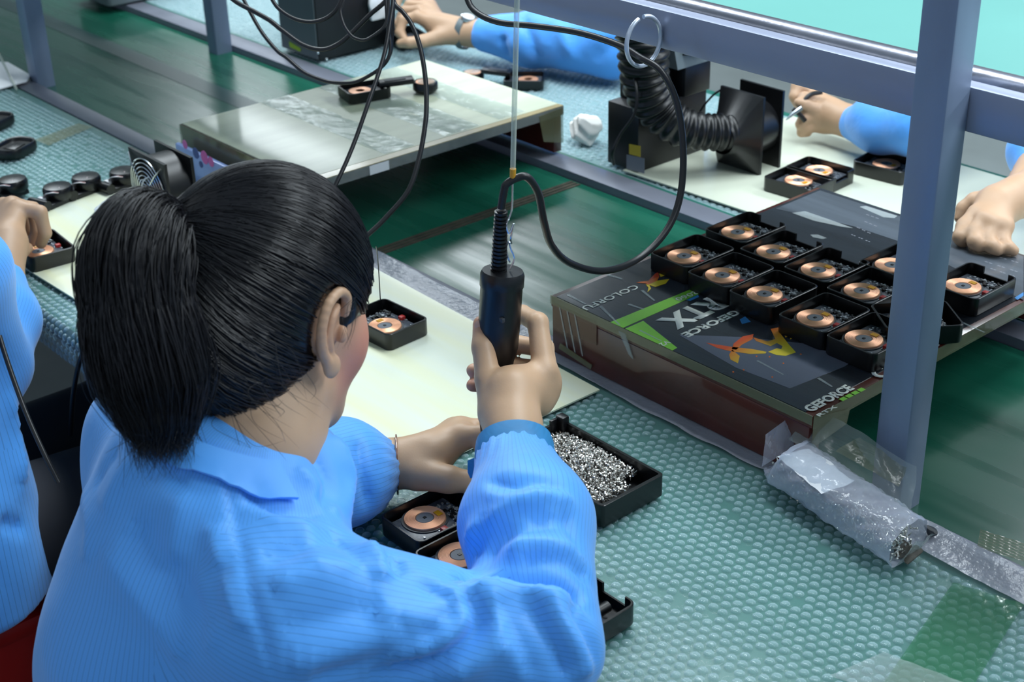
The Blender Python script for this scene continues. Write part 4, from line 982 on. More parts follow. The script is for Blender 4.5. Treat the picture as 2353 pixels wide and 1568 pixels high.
wavy('paper_slip', (-.848, 1.092, .799), (-.772, 1.072, .797), (-.757, 1.108, .8035), (-.830, 1.124, .805), 'paper_white', .0022, bg, 18, 10)
wavy('yellow_tape', (-.80, 1.130, .812), (-.715, 1.125, .809), (-.722, 1.147, .819), (-.79, 1.157, .823), 'yellow_tape', .002, bg, 14, 6)
pts = np.stack([rng.uniform(-.855, -.676, 1100), rng.normal(0, .5, 1100), rng.uniform(0, 1, 1100)], 1); ss = (pts[:, 0] + .873) / .2
pts[:, 1] = 1.118 - .03 * ss + np.clip(pts[:, 1], -.82, .82) * .026; pts[:, 2] = WZ + .004 + pts[:, 2] * .033
o = screw_heap('bagged_screws', pts - np.array(bg.location), bg); o['kind'] = 'stuff'

# ------------------------------------------------------------------ odds and ends
def crumple(name, c, r, label, cat, material, seed, sq=(1, 1, 1)):
    rs = np.random.default_rng(seed); dirs = rs.normal(size=(26, 3)); dirs /= np.linalg.norm(dirs, axis=1, keepdims=True); off = rs.uniform(.72, 1.0, 26)
    def fn(P):
        q = (P - V3(c)) / (np.array(sq) * r); d = np.full(q.shape[:-1], -9.0)
        for k in range(26): d = np.maximum(d, q @ dirs[k] - off[k])
        return d * r * .6 + .0012 * np.sin(P[..., 0] * 300 + P[..., 2] * 260)
    V, Q = implicit(fn, V3(c) - 1.5 * r * np.array(sq), V3(c) + 1.5 * r * np.array(sq), r / 11)
    V[:, 2] = np.maximum(V[:, 2], WZ); o = mesh_vq(name, V, Q, material, angle=28); tag(o, label, cat); return o
p = at(1345, 325, WZ); crumple('crumpled_tissue', (p[0], p[1], WZ + .026), .03, 'crumpled white tissue on bubble wrap beside the cream stand', 'tissue', 'tissue_white', 3, (.95, 1.0, .95))
p = at(265, 492, MZ); crumple('plastic_scrap', (p[0], p[1], MZ + .010), .030, 'small clear plastic scrap in front of the wire-guarded fan', 'plastic', 'bag_film', 5, (1.0, 1.2, .4))
# floral packet tucked under the cream stand
pk = MB()
def on_y(L, Y): return [atY(x, y, Y) for x, y in L]
pkr = empty('floral_packet', tuple(at(470, 400, WZ)), label='pale blue packet printed with pink flowers, standing against the cream stand', cat='packet')
mat('packet_blue', (150, 176, 236), rough=0.35, coat=.3, noise=.15, nscale=30); mat('packet_pink', (196, 96, 170), rough=.4); mat('packet_navy', (62, 78, 140), rough=.4)
xa, xb = atY(413, 330, 1.118)[0], atY(560, 400, 1.118)[0]
MB().box2((xa, 1.108, WZ + .001), (xb, 1.118, .815), bev=.004).build('packet_body', 'packet_blue', pkr, local=False)
for (x, y, s_, m_) in ((425, 332, .008, 'packet_pink'), (470, 362, .012, 'packet_pink'), (450, 352, .010, 'packet_navy'), (485, 372, .009, 'packet_pink'), (440, 385, .008, 'packet_pink'), (462, 378, .006, 'packet_navy')):
    c = atY(x, y, 1.1075); MB().lathe([(0, 0), (s_, 0), (s_, .0004), (0, .0005)], n=9, c=rel(c, pkr), axis=(0, -1, 0)).build('printed_flower', m_, pkr)
# white card and thin clear tube by the left post
p = [at(-40, 150), at(20, 152), at(72, 182), at(62, 196), at(-40, 225)]
sheet('white_card', [q[:2] for q in p], WZ + .002, WZ + .004, 'paper_white', 'white card on the bench at the foot of the left post', 'card')
o = MB().tube(spline([at(-12, 108, .80), at(10, 150, .775), at(30, 190, .760), at(38, 205, .7575)], 6), .0028, n=10).build('clear_tube', 'tube_film'); tag(o, 'thin clear tube leaning over the white card by the left post', 'tube')
# tapes stuck on the near bubble wrap
def tape_patch(L, material, label, z=.7542, amp=.0006):
    P = [at(x, y, z) for x, y in L]; n1, n2 = 30, 16; V = np.zeros((n1, n2, 3))
    for i in range(n1):
        for j in range(n2):
            u, v = i / (n1 - 1), j / (n2 - 1); p = (1 - u) * (1 - v) * P[0] + u * (1 - v) * P[1] + u * v * P[2] + (1 - u) * v * P[3]
            p = p.copy(); p[2] += amp * math.sin(u * 40) * math.sin(v * 23) + amp; V[i, j] = p
    I = np.arange(n1 * n2).reshape(n1, n2); o = mesh_vq('tape_strip', V.reshape(-1, 3), np.stack([I[:-1, :-1], I[1:, :-1], I[1:, 1:], I[:-1, 1:]], -1).reshape(-1, 4), material, angle=60); tag(o, label, 'tape'); return o
tape_patch([(2010, 1600), (2190, 1340), (2353, 1390), (2210, 1620)], 'green_tape', 'translucent green tape patch on bubble wrap at the bottom right corner')
tape_patch([(1905, 1555), (2030, 1500), (2240, 1580), (2180, 1640)], 'clear_tape', 'shiny clear tape strip along the bottom edge over the green patch', z=.7552)
tape_patch([(2245, 1260), (2252, 1218), (2380, 1258), (2380, 1300)], 'yellow_tape', 'yellowish serrated tape end overhanging the bench edge at the right', z=.7525)
tape_patch([(80, 322), (180, 284), (215, 292), (112, 335)], 'yellow_tape', 'pale greenish tape strip on the bubble wrap at upper left', z=.7545)
p = at(2083, 1281, WZ); crumple('tape_ball', (p[0], p[1], WZ + .006), .011, 'small brown ball of tape beside the bag of screws', 'tape ball', 'brown_stain', 9, (1.1, 1.1, .6))
p = at(2143, 1232, WZ); crumple('debris_chip', (p[0], p[1], WZ + .005), .0055, 'tiny dark chip lying on the frosted edge tape', 'chip', 'dark_grey', 12, (1.3, 1, .6))
p = at(262, -8, WZ); gb = empty('parts_bin', (p[0], p[1] + .06, WZ + .001), label='grey plastic bin at the top left on the far bench edge', cat='bin')
tray_shell(.09, .12, .085, None, wall=.004, r=.012).build('shell', 'grey_plastic', gb, angle=35); MB().box2((-.096, -.126, .078), (.096, -.118, .087), bev=.002).build('rim', 'grey_plastic', gb)
# stools
def stool(x, y, zt, label):
    r = empty('stool', (x, y, 0), label=label, cat='stool')
    MB().box((0, 0, zt - .015), (.29, .25, .03), bev=.010).build('seat', 'stool_red', r)
    for sx, sy in ((1, 0), (-1, 0), (0, 1), (0, -1)):      # flared side panels, each cut to two feet
        w0, w1 = (.118, .158) if sx else (.138, .182); d0, d1 = (.138, .182) if sx else (.118, .158); P = []
        for (t, zz) in ((-1, zt - .03), (1, zt - .03), (1, 0), (.55, 0), (.35, zt * .45), (-.35, zt * .45), (-.55, 0), (-1, 0)):
            k = 1 - zz / (zt - .03); w = (w0 + (w1 - w0) * k) * t; d = d0 + (d1 - d0) * k; P.append((d * sx, w, zz) if sx else (w, d * sy, zz))
        P = [V3(p) for p in P]; nn = np.array([sx, sy, 0.0]) * -.006; b = MB(); k = len(P)
        b.add(P + [p + nn for p in P], [tuple(range(k)), tuple(range(k, 2 * k))[::-1]] + [(i, (i + 1) % k, k + (i + 1) % k, k + i) for i in range(k)]).build('side_panel', 'stool_red', r, smooth=False)
    return r
# ------------------------------------------------------------------ people
class Field:
    def __init__(s): s.p = []; s.zc = None
    def cone(s, a, b, ra, rb, k=.01): s.p.append(('c', V3(a), V3(b), ra, rb, k)); return s
    def flat(s, a, b, ra, rb, n, sq, k=.01): s.p.append(('f', V3(a), V3(b), ra, rb, k, unit(n), sq)); return s
    def ell(s, c, r, B=None, k=.01): s.p.append(('e', V3(c), V3(r), B, 0, k)); return s
    def chain(s, pts, rad, k=.005):
        for i in range(len(pts) - 1): s.cone(pts[i], pts[i + 1], rad[i], rad[i + 1], k)
        return s
    def __call__(s, P):
        d = None
        for q in s.p:
            if q[0] == 'c': e = sd_cone(P, q[1], q[2], q[3], q[4])
            elif q[0] == 'f': e = sd_flatcone(P, q[1], q[2], q[3], q[4], q[6], q[7])
            else: e = sd_ell(P, q[1], q[2], q[3])
            d = e if d is None else smin(d, e, q[5])
        return d if s.zc is None else smax(d, s.zc - P[..., 2], .006)
    def bounds(s, pad=.02):
        lo = np.full(3, 9e9); hi = -lo
        for q in s.p:
            if q[0] in 'cf':
                for c, r in ((q[1], q[3]), (q[2], q[4])): lo = np.minimum(lo, c - r); hi = np.maximum(hi, c + r)
            else: m = q[2].max(); lo = np.minimum(lo, q[1] - m); hi = np.maximum(hi, q[1] + m)
        return lo - pad, hi + pad
    def mesh(s, h, it=1):
        lo, hi = s.bounds(); V, Q = implicit(s, lo, hi, h); return smooth_mesh(V, Q, it), Q

def head_field(c, R, Fw, U, sc=1.0, neck=None, k=.02):
    """head in its own frame: x right, y forward, z up"""
    B = np.array([R, Fw, U])
    L = lambda x, y, z: V3(c) + (R * x + Fw * y + U * z) * sc
    f = Field()
    f.ell(L(0, -.006, .022), np.array([.0755, .096, .100]) * sc, B)
    f.ell(L(0, .034, -.040), np.array([.060, .060, .080]) * sc, B, k=.03)
    f.ell(L(0, .062, -.098), np.array([.026, .022, .020]) * sc, B, k=.03)          # chin
    for s_ in (-1, 1):
        f.ell(L(s_ * .038, .058, -.034), np.array([.026, .024, .030]) * sc, B, k=.03)   # cheek
        f.cone(L(s_ * .060, .000, -.062), L(s_ * .030, .058, -.100), .014 * sc, .014 * sc, .03)  # jaw
        f.ell(L(s_ * .031, .086, .012), np.array([.019, .010, .009]) * sc, B, k=.012)   # lid
        f.cone(L(s_ * .012, .094, .028), L(s_ * .048, .080, .030), .007 * sc, .006 * sc, .012)  # brow ridge
        f.ell(L(s_ * .012, .104, -.034), np.array([.009, .010, .008]) * sc, B, k=.008)  # nostril wing
    f.cone(L(0, .094, .014), L(0, .114, -.030), .008 * sc, .0115 * sc, .010)         # nose
    f.ell(L(0, .0955, -.060), np.array([.024, .008, .006]) * sc, B, k=.006); f.ell(L(0, .094, -.070), np.array([.021, .008, .0065]) * sc, B, k=.006)
    if neck is not None:
        f.cone(L(0, -.030, -.050), neck[0], .054 * sc, .052 * sc, .03)
        for a, b in zip(neck[:-1], neck[1:]): f.cone(a, b, .052 * sc, .058 * sc, .03)
    return f, L, B
def ear_field(L, s_, B, sc=1.0):
    """helix rim, antihelix, lobe and tragus around a shallow bowl, on side s_"""
    f = Field(); e = lambda y, z, o=0.0: L(s_ * (.0800 + o), y, z)
    f.ell(e(-.012, -.002, -.004), np.array([.005, .019, .030]) * sc, B, k=.004)
    rim = [e(.008, .010, .001), e(.005, .025, .003), e(-.010, .032, .006), e(-.026, .024, .008), e(-.032, .005, .008), e(-.028, -.014, .007), e(-.019, -.028, .006)]
    f.chain(spline(rim, 3), [.0040] * 40, .003)
    f.chain(spline([e(-.007, .018, .003), e(-.017, .010, .006), e(-.020, -.006, .006), e(-.013, -.020, .005)], 3), [.0032] * 20, .004)
    f.ell(e(-.010, -.034, .006), np.array([.0055, .010, .011]) * sc, B, k=.006)
    f.ell(e(.004, -.008, .003), np.array([.005, .005, .008]) * sc, B, k=.004)
    return f
def hand_field(wrist, palm, fingers, thumb, wr=.026, pr=.026, kf=.004, forearm=None, fr=.030):
    """wrist & palm points with radius, fingers = list of (points, radii)"""
    f = Field()
    if forearm is not None: f.cone(forearm, wrist, fr, wr, .01)
    f.cone(wrist, palm, wr, pr, .012)
    for pts, rad in fingers: f.cone(palm, pts[0], pr * .62, rad[0] * 1.12, .012)
    f.cone(wrist, thumb[0][0], wr * .75, thumb[1][0], .014)
    for pts, rad in fingers + [thumb]: f.chain(pts, rad, kf)
    return f

def face_details(V, Q, L, f, parent):
    """brows, lash lines and mouth line laid on the face"""
    b = BVHTree.FromPolygons(V.tolist(), Q.tolist())
    def line(name, pts, r, m):
        P = []
        for x, z in pts:
            h = b.ray_cast(Vector(L(x, .2, z)), Vector(-f))
            if h[0] is not None: P.append(np.array(h[0]) + f * .0004)
        if len(P) > 2: MB().tube(spline(P, 4), r, n=6).build(name, m, parent, local=False)
    for s_ in (-1, 1):
        line('eyebrow', [(s_ * .014, .033), (s_ * .030, .038), (s_ * .047, .033)], .0018, 'hair_black')
        line('eyelash', [(s_ * .017, .007), (s_ * .031, .0095), (s_ * .046, .007)], .0013, 'iris')
    line('mouth_line', [(-.021, -.0645), (-.01, -.0655), (0, -.065), (.01, -.0655), (.021, -.0645)], .0012, 'lip')
def fold_points(bvh, L):
    out = []
    for x, y in L:
        d = ray(x, y); h = bvh.ray_cast(Vector(CAM), Vector(unit(d)))
        if h[0] is not None: out.append(np.array(h[0]))
    return out
def apply_folds(V, Q, folds, noise=.0012, freq=26.0, gain=1.3):
    """raise ridges / press valleys along 3-D polylines lying on the cloth, plus small wrinkles"""
    N = vnormals(V, Q); bvh = BVHTree.FromPolygons(V.tolist(), Q.tolist()); D = np.zeros(len(V))
    for L, amp, wid in folds:
        P = fold_points(bvh, L)
        if len(P) < 2: continue
        P = np.array(spline(P, 5)); dm = np.full(len(V), 9.0); tt = np.zeros(len(V)); box = (V > P.min(0) - 3 * wid).all(1) & (V < P.max(0) + 3 * wid).all(1); W = V[box]
        d2 = ((W[:, None] - P[None]) ** 2).sum(-1); i = d2.argmin(1); dd = np.sqrt(d2.min(1)); t = i / (len(P) - 1)
        env = np.clip(np.minimum(t, 1 - t) * 5 + .25, 0, 1)
        D[box] += gain * amp * env * np.exp(-(dd / (wid * .85)) ** 1.5)
    x, y, z = V.T * freq
    D += noise * (np.sin(x * 1.3 + 2 * np.sin(z * .9 + y)) * np.sin(y * 1.7 + 1.3 * np.sin(x)) + .6 * np.sin(z * 2.1 + 1.5 * np.sin(x * 1.1 + y * .7)))
    return V + N * D[:, None]
def thread_attr(V, Q, torso, limbs):
    """distance across the cloth for the woven threads: around the torso axis or around each sleeve"""
    C = V[Q].mean(1); best = np.full(len(C), -1)
    def seg(P, a, b):
        ba = b - a; t = ((P - a) @ ba) / (ba @ ba); tc = np.clip(t, 0, 1); return np.linalg.norm(P - a - tc[:, None] * ba, axis=1), t
    tc, tr, tf, lat = torso; lt = np.abs((C - tc) @ tr)
    bd = np.full(len(C), 9.0)
    for i, (a, b, r) in enumerate(limbs):
        d, t = seg(C, V3(a), V3(b)); m = (d < bd) & (d < r) & (lt > lat) if i in (0, 2) else (d < bd) & (d < r)
        best[m] = i; bd[m] = d[m]
    out = np.zeros(Q.shape); X = V[Q]
    rel_ = X - tc - tf * .09; out[:] = np.arctan2(rel_ @ tr, -(rel_ @ tf)) * .21
    for i, (a, b, r) in enumerate(limbs):
        a = V3(a); b = V3(b); ax = unit(b - a); u = unit(np.cross(ax, [0.3, 0.2, 1])); w = np.cross(ax, u)
        if i in (1, 3): pass
        m = best == i; q = X[m] - a; ang = np.arctan2(q @ u, q @ w)
        sp = ang.max(1) - ang.min(1); fix = sp > PI; ang[fix] = np.where(ang[fix] < 0, ang[fix] + 2 * PI, ang[fix]); out[m] = ang * .062
    return out
def strands(P, r, sides=3, taper=True):
    """tubes along many polylines; P: (n, m, 3)"""
    n, m, _ = P.shape; T = np.gradient(P, axis=1); T /= np.linalg.norm(T, axis=2, keepdims=True) + 1e-12
    ref = np.array([.31, .52, .79]); U = np.cross(T, ref); U /= np.linalg.norm(U, axis=2, keepdims=True) + 1e-12; W = np.cross(T, U)
    rr = r[:, None] * (np.clip(1.15 - np.linspace(0, 1, m) ** 3, .1, 1) if taper else np.ones(m))[None]
    V = np.stack([P + rr[..., None] * (math.cos(2 * PI * k / sides) * U + math.sin(2 * PI * k / sides) * W) for k in range(sides)], 2)
    I = np.arange(n * m * sides).reshape(n, m, sides); J = np.roll(I, -1, 2)
    Q = np.stack([I[:, :-1], I[:, 1:], J[:, 1:], J[:, :-1]], -1).reshape(-1, 4); return V.reshape(-1, 3), Q

# ================================================================= the woman in front
HC = atD(612, 702, 1.31); tl = math.radians(16); tw = math.radians(-17)
hF = np.array([math.sin(tw) * math.cos(tl), math.cos(tw) * math.cos(tl), -math.sin(tl)]); hR = unit(np.cross(hF, [0, 0, 1])); hU = np.cross(hR, hF)
TR = unit([.974, -.225, 0]); TF = unit([.225, .974, 0]); ZZ = np.array([0, 0, 1.0])
NB = atD(585, 1010, 1.30)                     # base of the neck
SP = NB - TF * .045 - ZZ * .03                # top of the spine
SR = SP + TR * .145 - ZZ * .052 + TF * .02; SL = SP - TR * .150 - ZZ * .036
ER = atD(1240, 1480, 1.25); WR = atD(1180, 1000, 1.455)
EL = atD(640, 1130, 1.50); WL = atD(872, 1070, 1.60)
PV = SP - TF * .072 - ZZ * .40
wm = empty('person', (PV[0], PV[1], 0), label='woman in a blue striped work coat with a black ponytail, holding an electric screwdriver', cat='person')
hf, HL, HB = head_field(HC, hR, hF, hU, neck=[HC - hF * .035 - hU * .09, NB, SP - ZZ * .05])
parts = [hf.mesh(.0042, 2)]; face_details(parts[0][0], parts[0][1], HL, hF, wm)
parts.append(ear_field(HL, 1, HB).mesh(.0013, 1)); parts.append(ear_field(HL, -1, HB).mesh(.0013, 1))
tb = Field(); tb.flat(SP - ZZ * .10, PV, .145, .150, TF, .66); tb.cone(SL + ZZ * -.01, SR + ZZ * -.01, .05, .05, .05)
for a, b, c in ((SR, ER, WR), (SL, EL, WL)): tb.cone(a, b, .036, .030, .03); tb.cone(b, c, .030, .025, .015)
KR = PV + TF * .40 + TR * .12 - ZZ * .05; KL = PV + TF * .40 - TR * .12 - ZZ * .05
for k_, s_ in ((KR, 1), (KL, -1)): tb.cone(PV + TR * .08 * s_ - ZZ * .03, k_, .060, .045, .04); tb.cone(k_, (k_[0], k_[1] - .02, .08), .045, .036, .02); tb.cone((k_[0], k_[1] - .02, .06), (k_[0] + .02, k_[1] + .13, .045), .042, .035, .02)
parts.append(tb.mesh(.011, 1))
A = lambda x, y, D: atD(x, y, D)
rh = hand_field(A(1180, 985, 1.458), A(1176, 905, 1.482),
    [([A(1250, 850, 1.498), A(1236, 742, 1.512), A(1200, 722, 1.545), A(1160, 742, 1.556)], [.0125, .0108, .0095, .0082]),
     ([A(1260, 878, 1.506), A(1250, 800, 1.550), A(1190, 792, 1.572), A(1120, 808, 1.558)], [.0120, .0105, .0095, .0082]),
     ([A(1254, 905, 1.508), A(1244, 850, 1.552), A(1175, 840, 1.572), A(1088, 852, 1.548)], [.0118, .0100, .0090, .0080]),
     ([A(1240, 930, 1.503), A(1225, 895, 1.545), A(1160, 885, 1.562), A(1086, 886, 1.542)], [.0110, .0090, .0082, .0072])],
    ([A(1140, 950, 1.476), A(1122, 872, 1.490), A(1110, 798, 1.500), A(1106, 745, 1.508)], [.0175, .0135, .0115, .0090]), wr=.0265, pr=.029, forearm=A(1190, 1100, 1.41), fr=.031)
parts.append(rh.mesh(.0024, 2))
lh = hand_field(A(885, 1068, 1.600), A(985, 1048, 1.600),
    [([A(1062, 1004, 1.604), A(1108, 1000, 1.596), A(1116, 1060, 1.590), A(1108, 1100, 1.588)], [.0140, .0110, .0095, .0085]),
     ([A(1058, 988, 1.625), A(1116, 985, 1.622), A(1136, 1040, 1.615), A(1130, 1085, 1.612)], [.0138, .0108, .0095, .0085]),
     ([A(1045, 988, 1.645), A(1105, 985, 1.648), A(1130, 1035, 1.640), A(1130, 1075, 1.636)], [.0130, .0102, .0092, .0080]),
     ([A(1030, 996, 1.660), A(1085, 994, 1.668), A(1110, 1035, 1.66), A(1112, 1068, 1.656)], [.0118, .0092, .0082, .0072])],
    ([A(960, 1088, 1.582), A(1030, 1102, 1.570), A(1078, 1108, 1.570), A(1108, 1118, 1.572)], [.0185, .0150, .0118, .0092]), wr=.0255, pr=.027, forearm=A(800, 1085, 1.585), fr=.031)
parts.append(lh.mesh(.0024, 2))
Vb, Qb = join_vq(parts)
bo = mesh_vq('body', Vb, Qb, 'skin', wm)
bl = sum(w * np.exp(-(((Vb - p) ** 2).sum(1) / r ** 2)) for p, r, w in ((HL(.052, .062, -.028), .034, .62), (HL(-.052, .062, -.028), .034, .62), (HL(.058, .040, -.062), .030, .35), (HL(0, .112, -.03), .014, .4), (A(1106, 740, 1.5), .012, .4), (A(1086, 880, 1.54), .02, .4), (HL(.082, -.012, 0), .03, .18)))
ba = bo.data.attributes.new('blush', 'FLOAT', 'POINT'); ba.data.foreach_set('value', np.clip(bl, 0, .75).astype(np.float32))
for s_ in (-1, 1):
    MB().lathe([(0, 0)] + [(.0095 * math.sin(a), .0095 - .0095 * math.cos(a)) for a in np.linspace(.2, PI - .2, 8)] + [(0, .019)], n=16, c=rel(HL(s_ * .031, .078, .008), wm), axis=hF).build('eye', 'eye_white', wm)
# thumb nail
tn = A(1102, 748, 1.4985); MB().add([], []).lathe([(0, .0012), (.0035, .001), (.0055, 0), (.0, -.001)], n=14, c=rel(tn, wm), axis=-FWD + RGT * -.25).build('thumb_nail', 'nail', wm)

# coat
ct = Field()
ct.flat(SP - ZZ * .12 - TF * .005, PV - TF * .02, .174, .178, TF, .66, k=.02)
ct.cone(SL - ZZ * .012, SR - ZZ * .012 + TF * .0, .066, .066, .06)
ct.cone(SP - TF * .01 + ZZ * .005, SP - TF * .045 - ZZ * .15, .075, .105, .05); ct.cone(SP - TF * .05 - ZZ * .15, SP - TF * .05 - ZZ * .30, .110, .110, .05)
ct.cone(SL - TF * .020 - ZZ * .075, SP - TF * .06 - TR * .045 - ZZ * .20, .048, .100, .05)
ct.flat(NB - ZZ * .035 + TF * .005, NB - ZZ * .06 - TF * .02, .075, .085, ZZ, .7, k=.04)
ct.cone(SR, ER, .069, .049, .03); ct.cone(ER, A(1212, 1205, 1.355), .054, .059, .022); ct.cone(A(1212, 1200, 1.355), A(1186, 1072, 1.425), .060, .040, .02)
ct.cone(SL, EL, .075, .064, .035); ct.cone(EL, A(790, 1085, 1.56), .064, .056, .02); ct.cone(A(790, 1085, 1.56), A(858, 1075, 1.592), .056, .036, .015)
ct.flat(PV - TF * .02, PV - TF * .02 - ZZ * .16, .18, .19, TF, .7, k=.04)
ct.zc = PV[2] - .10; Vc, Qc = ct.mesh(.0050, 3)
folds = [([(1062, 1300), (1075, 1250), (1130, 1195), (1200, 1165), (1280, 1150)], .0085, .014), ([(1075, 1318), (1130, 1262), (1200, 1222), (1290, 1200)], -.006, .012),
         ([(1045, 1318), (1130, 1322), (1230, 1330), (1310, 1350), (1350, 1390)], -.020, .014), ([(1050, 1352), (1150, 1352), (1250, 1362), (1330, 1392)], .011, .013),
         ([(1120, 1100), (1170, 1118), (1240, 1112), (1300, 1130)], -.005, .009), ([(1110, 1135), (1180, 1150), (1260, 1140), (1320, 1160)], .005, .010),
         ([(1170, 1265), (1230, 1250), (1300, 1262), (1350, 1300)], .006, .013), ([(1180, 1292), (1250, 1284), (1320, 1300), (1360, 1340)], -.006, .010),
         ([(1055, 1345), (1095, 1400), (1098, 1445), (1050, 1495), (960, 1535), (840, 1560)], -.013, .014), ([(1085, 1345), (1135, 1410), (1135, 1465), (1080, 1520), (1000, 1560)], .010, .016),
         ([(1010, 1345), (1050, 1390), (1055, 1430), (1010, 1475), (900, 1520)], .010, .015),
         ([(870, 1240), (905, 1275), (915, 1320)], -.009, .010), ([(840, 1250), (872, 1290), (880, 1340)], .007, .012),
         ([(1240, 1360), (1275, 1410), (1330, 1500), (1350, 1560)], .008, .014), ([(1200, 1370), (1240, 1430), (1290, 1510), (1310, 1560)], -.008, .012),
         ([(1130, 1380), (1175, 1440), (1210, 1520), (1220, 1565)], -.006, .014),
         ([(600, 1290), (700, 1255), (800, 1235), (860, 1240)], -.006, .016), ([(620, 1345), (720, 1320), (830, 1300)], .006, .018), ([(640, 1450), (760, 1420), (880, 1390)], -.005, .018), ([(660, 1530), (800, 1490), (930, 1440)], .006, .018),
         ([(524, 1092), (534, 1170), (552, 1260), (578, 1365), (606, 1470), (636, 1566)], -.0030, .0050), ([(508, 1100), (520, 1180), (540, 1270), (565, 1375), (594, 1480), (622, 1566)], .0016, .0055),
         ([(490, 1200), (500, 1260), (515, 1300)], .006, .013), ([(520, 1330), (540, 1400), (560, 1450)], .005, .010),
         ([(300, 1190), (360, 1280), (430, 1370), (500, 1450)], -.006, .02), ([(240, 1250), (300, 1350), (370, 1440), (440, 1520)], .005, .022), ([(270, 1030), (240, 1070), (215, 1120)], -.004, .013), ([(310, 1050), (270, 1110), (240, 1180)], .004, .014),
         ([(420, 1130), (400, 1220), (390, 1300)], .004, .016),
         ([(700, 1010), (740, 1060), (760, 1120), (740, 1170)], -.007, .011), ([(760, 1000), (790, 1050), (800, 1110), (790, 1160)], .006, .010), ([(820, 1010), (830, 1060), (840, 1120), (850, 1165)], -.005, .008),
         ([(1290, 1180), (1320, 1240), (1340, 1300)], -.005, .010), ([(1130, 1180), (1105, 1230), (1090, 1285)], -.005, .009), ([(1215, 1200), (1190, 1240), (1175, 1290)], .004, .010),
         ([(960, 1340), (1010, 1362), (1040, 1400), (1010, 1440), (940, 1475)], -.007, .010), ([(760, 1210), (800, 1250), (820, 1300)], -.004, .012), ([(700, 1200), (720, 1260), (730, 1320)], .004, .014),
         ([(560, 1120), (620, 1160), (680, 1175), (740, 1180)], -.006, .009), ([(570, 1160), (640, 1195), (720, 1205)], .004, .010), ([(1150, 1470), (1190, 1520), (1200, 1566)], .006, .012), ([(1300, 1390), (1345, 1450), (1370, 1530)], -.006, .010),
         ([(860, 1400), (960, 1420), (1040, 1450)], .005, .014), ([(700, 1560), (820, 1530), (900, 1500)], -.005, .012), ([(330, 1100), (380, 1090), (440, 1110)], -.004, .010), ([(200, 1120), (210, 1200), (205, 1300)], .004, .014), ([(450, 1300), (470, 1400), (500, 1500)], .003, .014),
         ([(680, 1070), (720, 1120), (760, 1170), (830, 1185)], .006, .012)]
Vc = apply_folds(Vc, Qc, folds, noise=.0010, freq=24)
# gathered cuffs: fine pleats near each wrist
for (a, b) in ((A(1215, 1190, 1.36), A(1186, 1072, 1.425)), (A(790, 1085, 1.56), A(858, 1075, 1.592))):
    ax = unit(b - a); u = unit(np.cross(ax, [0, 0, 1.])); w_ = np.cross(ax, u); q = Vc - b; t = q @ ax; rad = q - np.outer(t, ax); rr = np.linalg.norm(rad, axis=1)
    m = (rr < .09) & (t > -.05) & (t < .05); an = np.arctan2(rad[m] @ u, rad[m] @ w_)
    Vc[m] += rad[m] / rr[m][:, None] * (.0011 * np.sin(an * 22 + t[m] * 60) * np.exp(-((t[m] + .005) / .028) ** 2))[:, None]
thr = thread_attr(Vc, Qc, (SP - TF * .02, TR, TF, .118), [(SR, ER, .13), (ER, WR, .10), (SL, EL, .12), (EL, WL, .095)])
mesh_vq('coat', Vc, Qc, 'coat_blue', wm, attr=thr)
cbvh = BVHTree.FromPolygons(Vc.tolist(), Qc.tolist())
def loft(name, rows, material, parent, th=.0016, attr_scale=None):
    P = np.array(rows); n1, n2 = P.shape[:2]; I = np.arange(n1 * n2).reshape(n1, n2); Q = np.stack([I[:-1, :-1], I[1:, :-1], I[1:, 1:], I[:-1, 1:]], -1).reshape(-1, 4)
    V = P.reshape(-1, 3); N = vnormals(V, Q); V2 = np.concatenate([V + N * th, V - N * th]); Q2 = np.concatenate([Q, Q[:, ::-1] + len(V)])
    ed = np.concatenate([I[0, :], I[1:, -1], I[-1, -2::-1], I[-2:0:-1, 0]]); e2 = np.roll(ed, -1); Q3 = np.stack([ed, ed + len(V), e2 + len(V), e2], 1)
    Qall = np.concatenate([Q2, Q3]); a = None
    if attr_scale: a = np.full(Qall.shape, .0026)
    return mesh_vq(name, V2, Qall, material, parent, attr=a, angle=60)
# collar: a folded band round the neck, open at the throat
rows = []
for k in range(49):
    a = math.radians(-205 + 214 * k / 48); d = TR * math.cos(a) + TF * math.sin(a); fr_ = max(0, math.sin(a + .5))
    cu = NB - TF * .014 + ZZ * .012
    top = cu + d * .060 - ZZ * .024 * fr_; fold = top + d * .006 + ZZ * .003; col = [top - ZZ * .02 - d * .004, top, fold]
    ln = .026 + .014 * max(0, math.cos(a - .45)) ** 4
    for t in (.25, .5, .75, 1.0):
        p = fold + d * ln * t; h = cbvh.ray_cast(Vector(p + ZZ * .06), Vector((0, 0, -1)))
        zs = h[0].z + .0065 if h[0] is not None else p[2] - .05 * t
        zf = fold[2] - .012 * t - .02 * t * t
        p = np.array([p[0], p[1], max(zs, zf) if t < .8 else zs + .001]); col.append(p)
    rows.append(col)
loft('collar', rows, 'coat_blue', wm, .0018, attr_scale=tuple(TR * .8 + ZZ * .6))

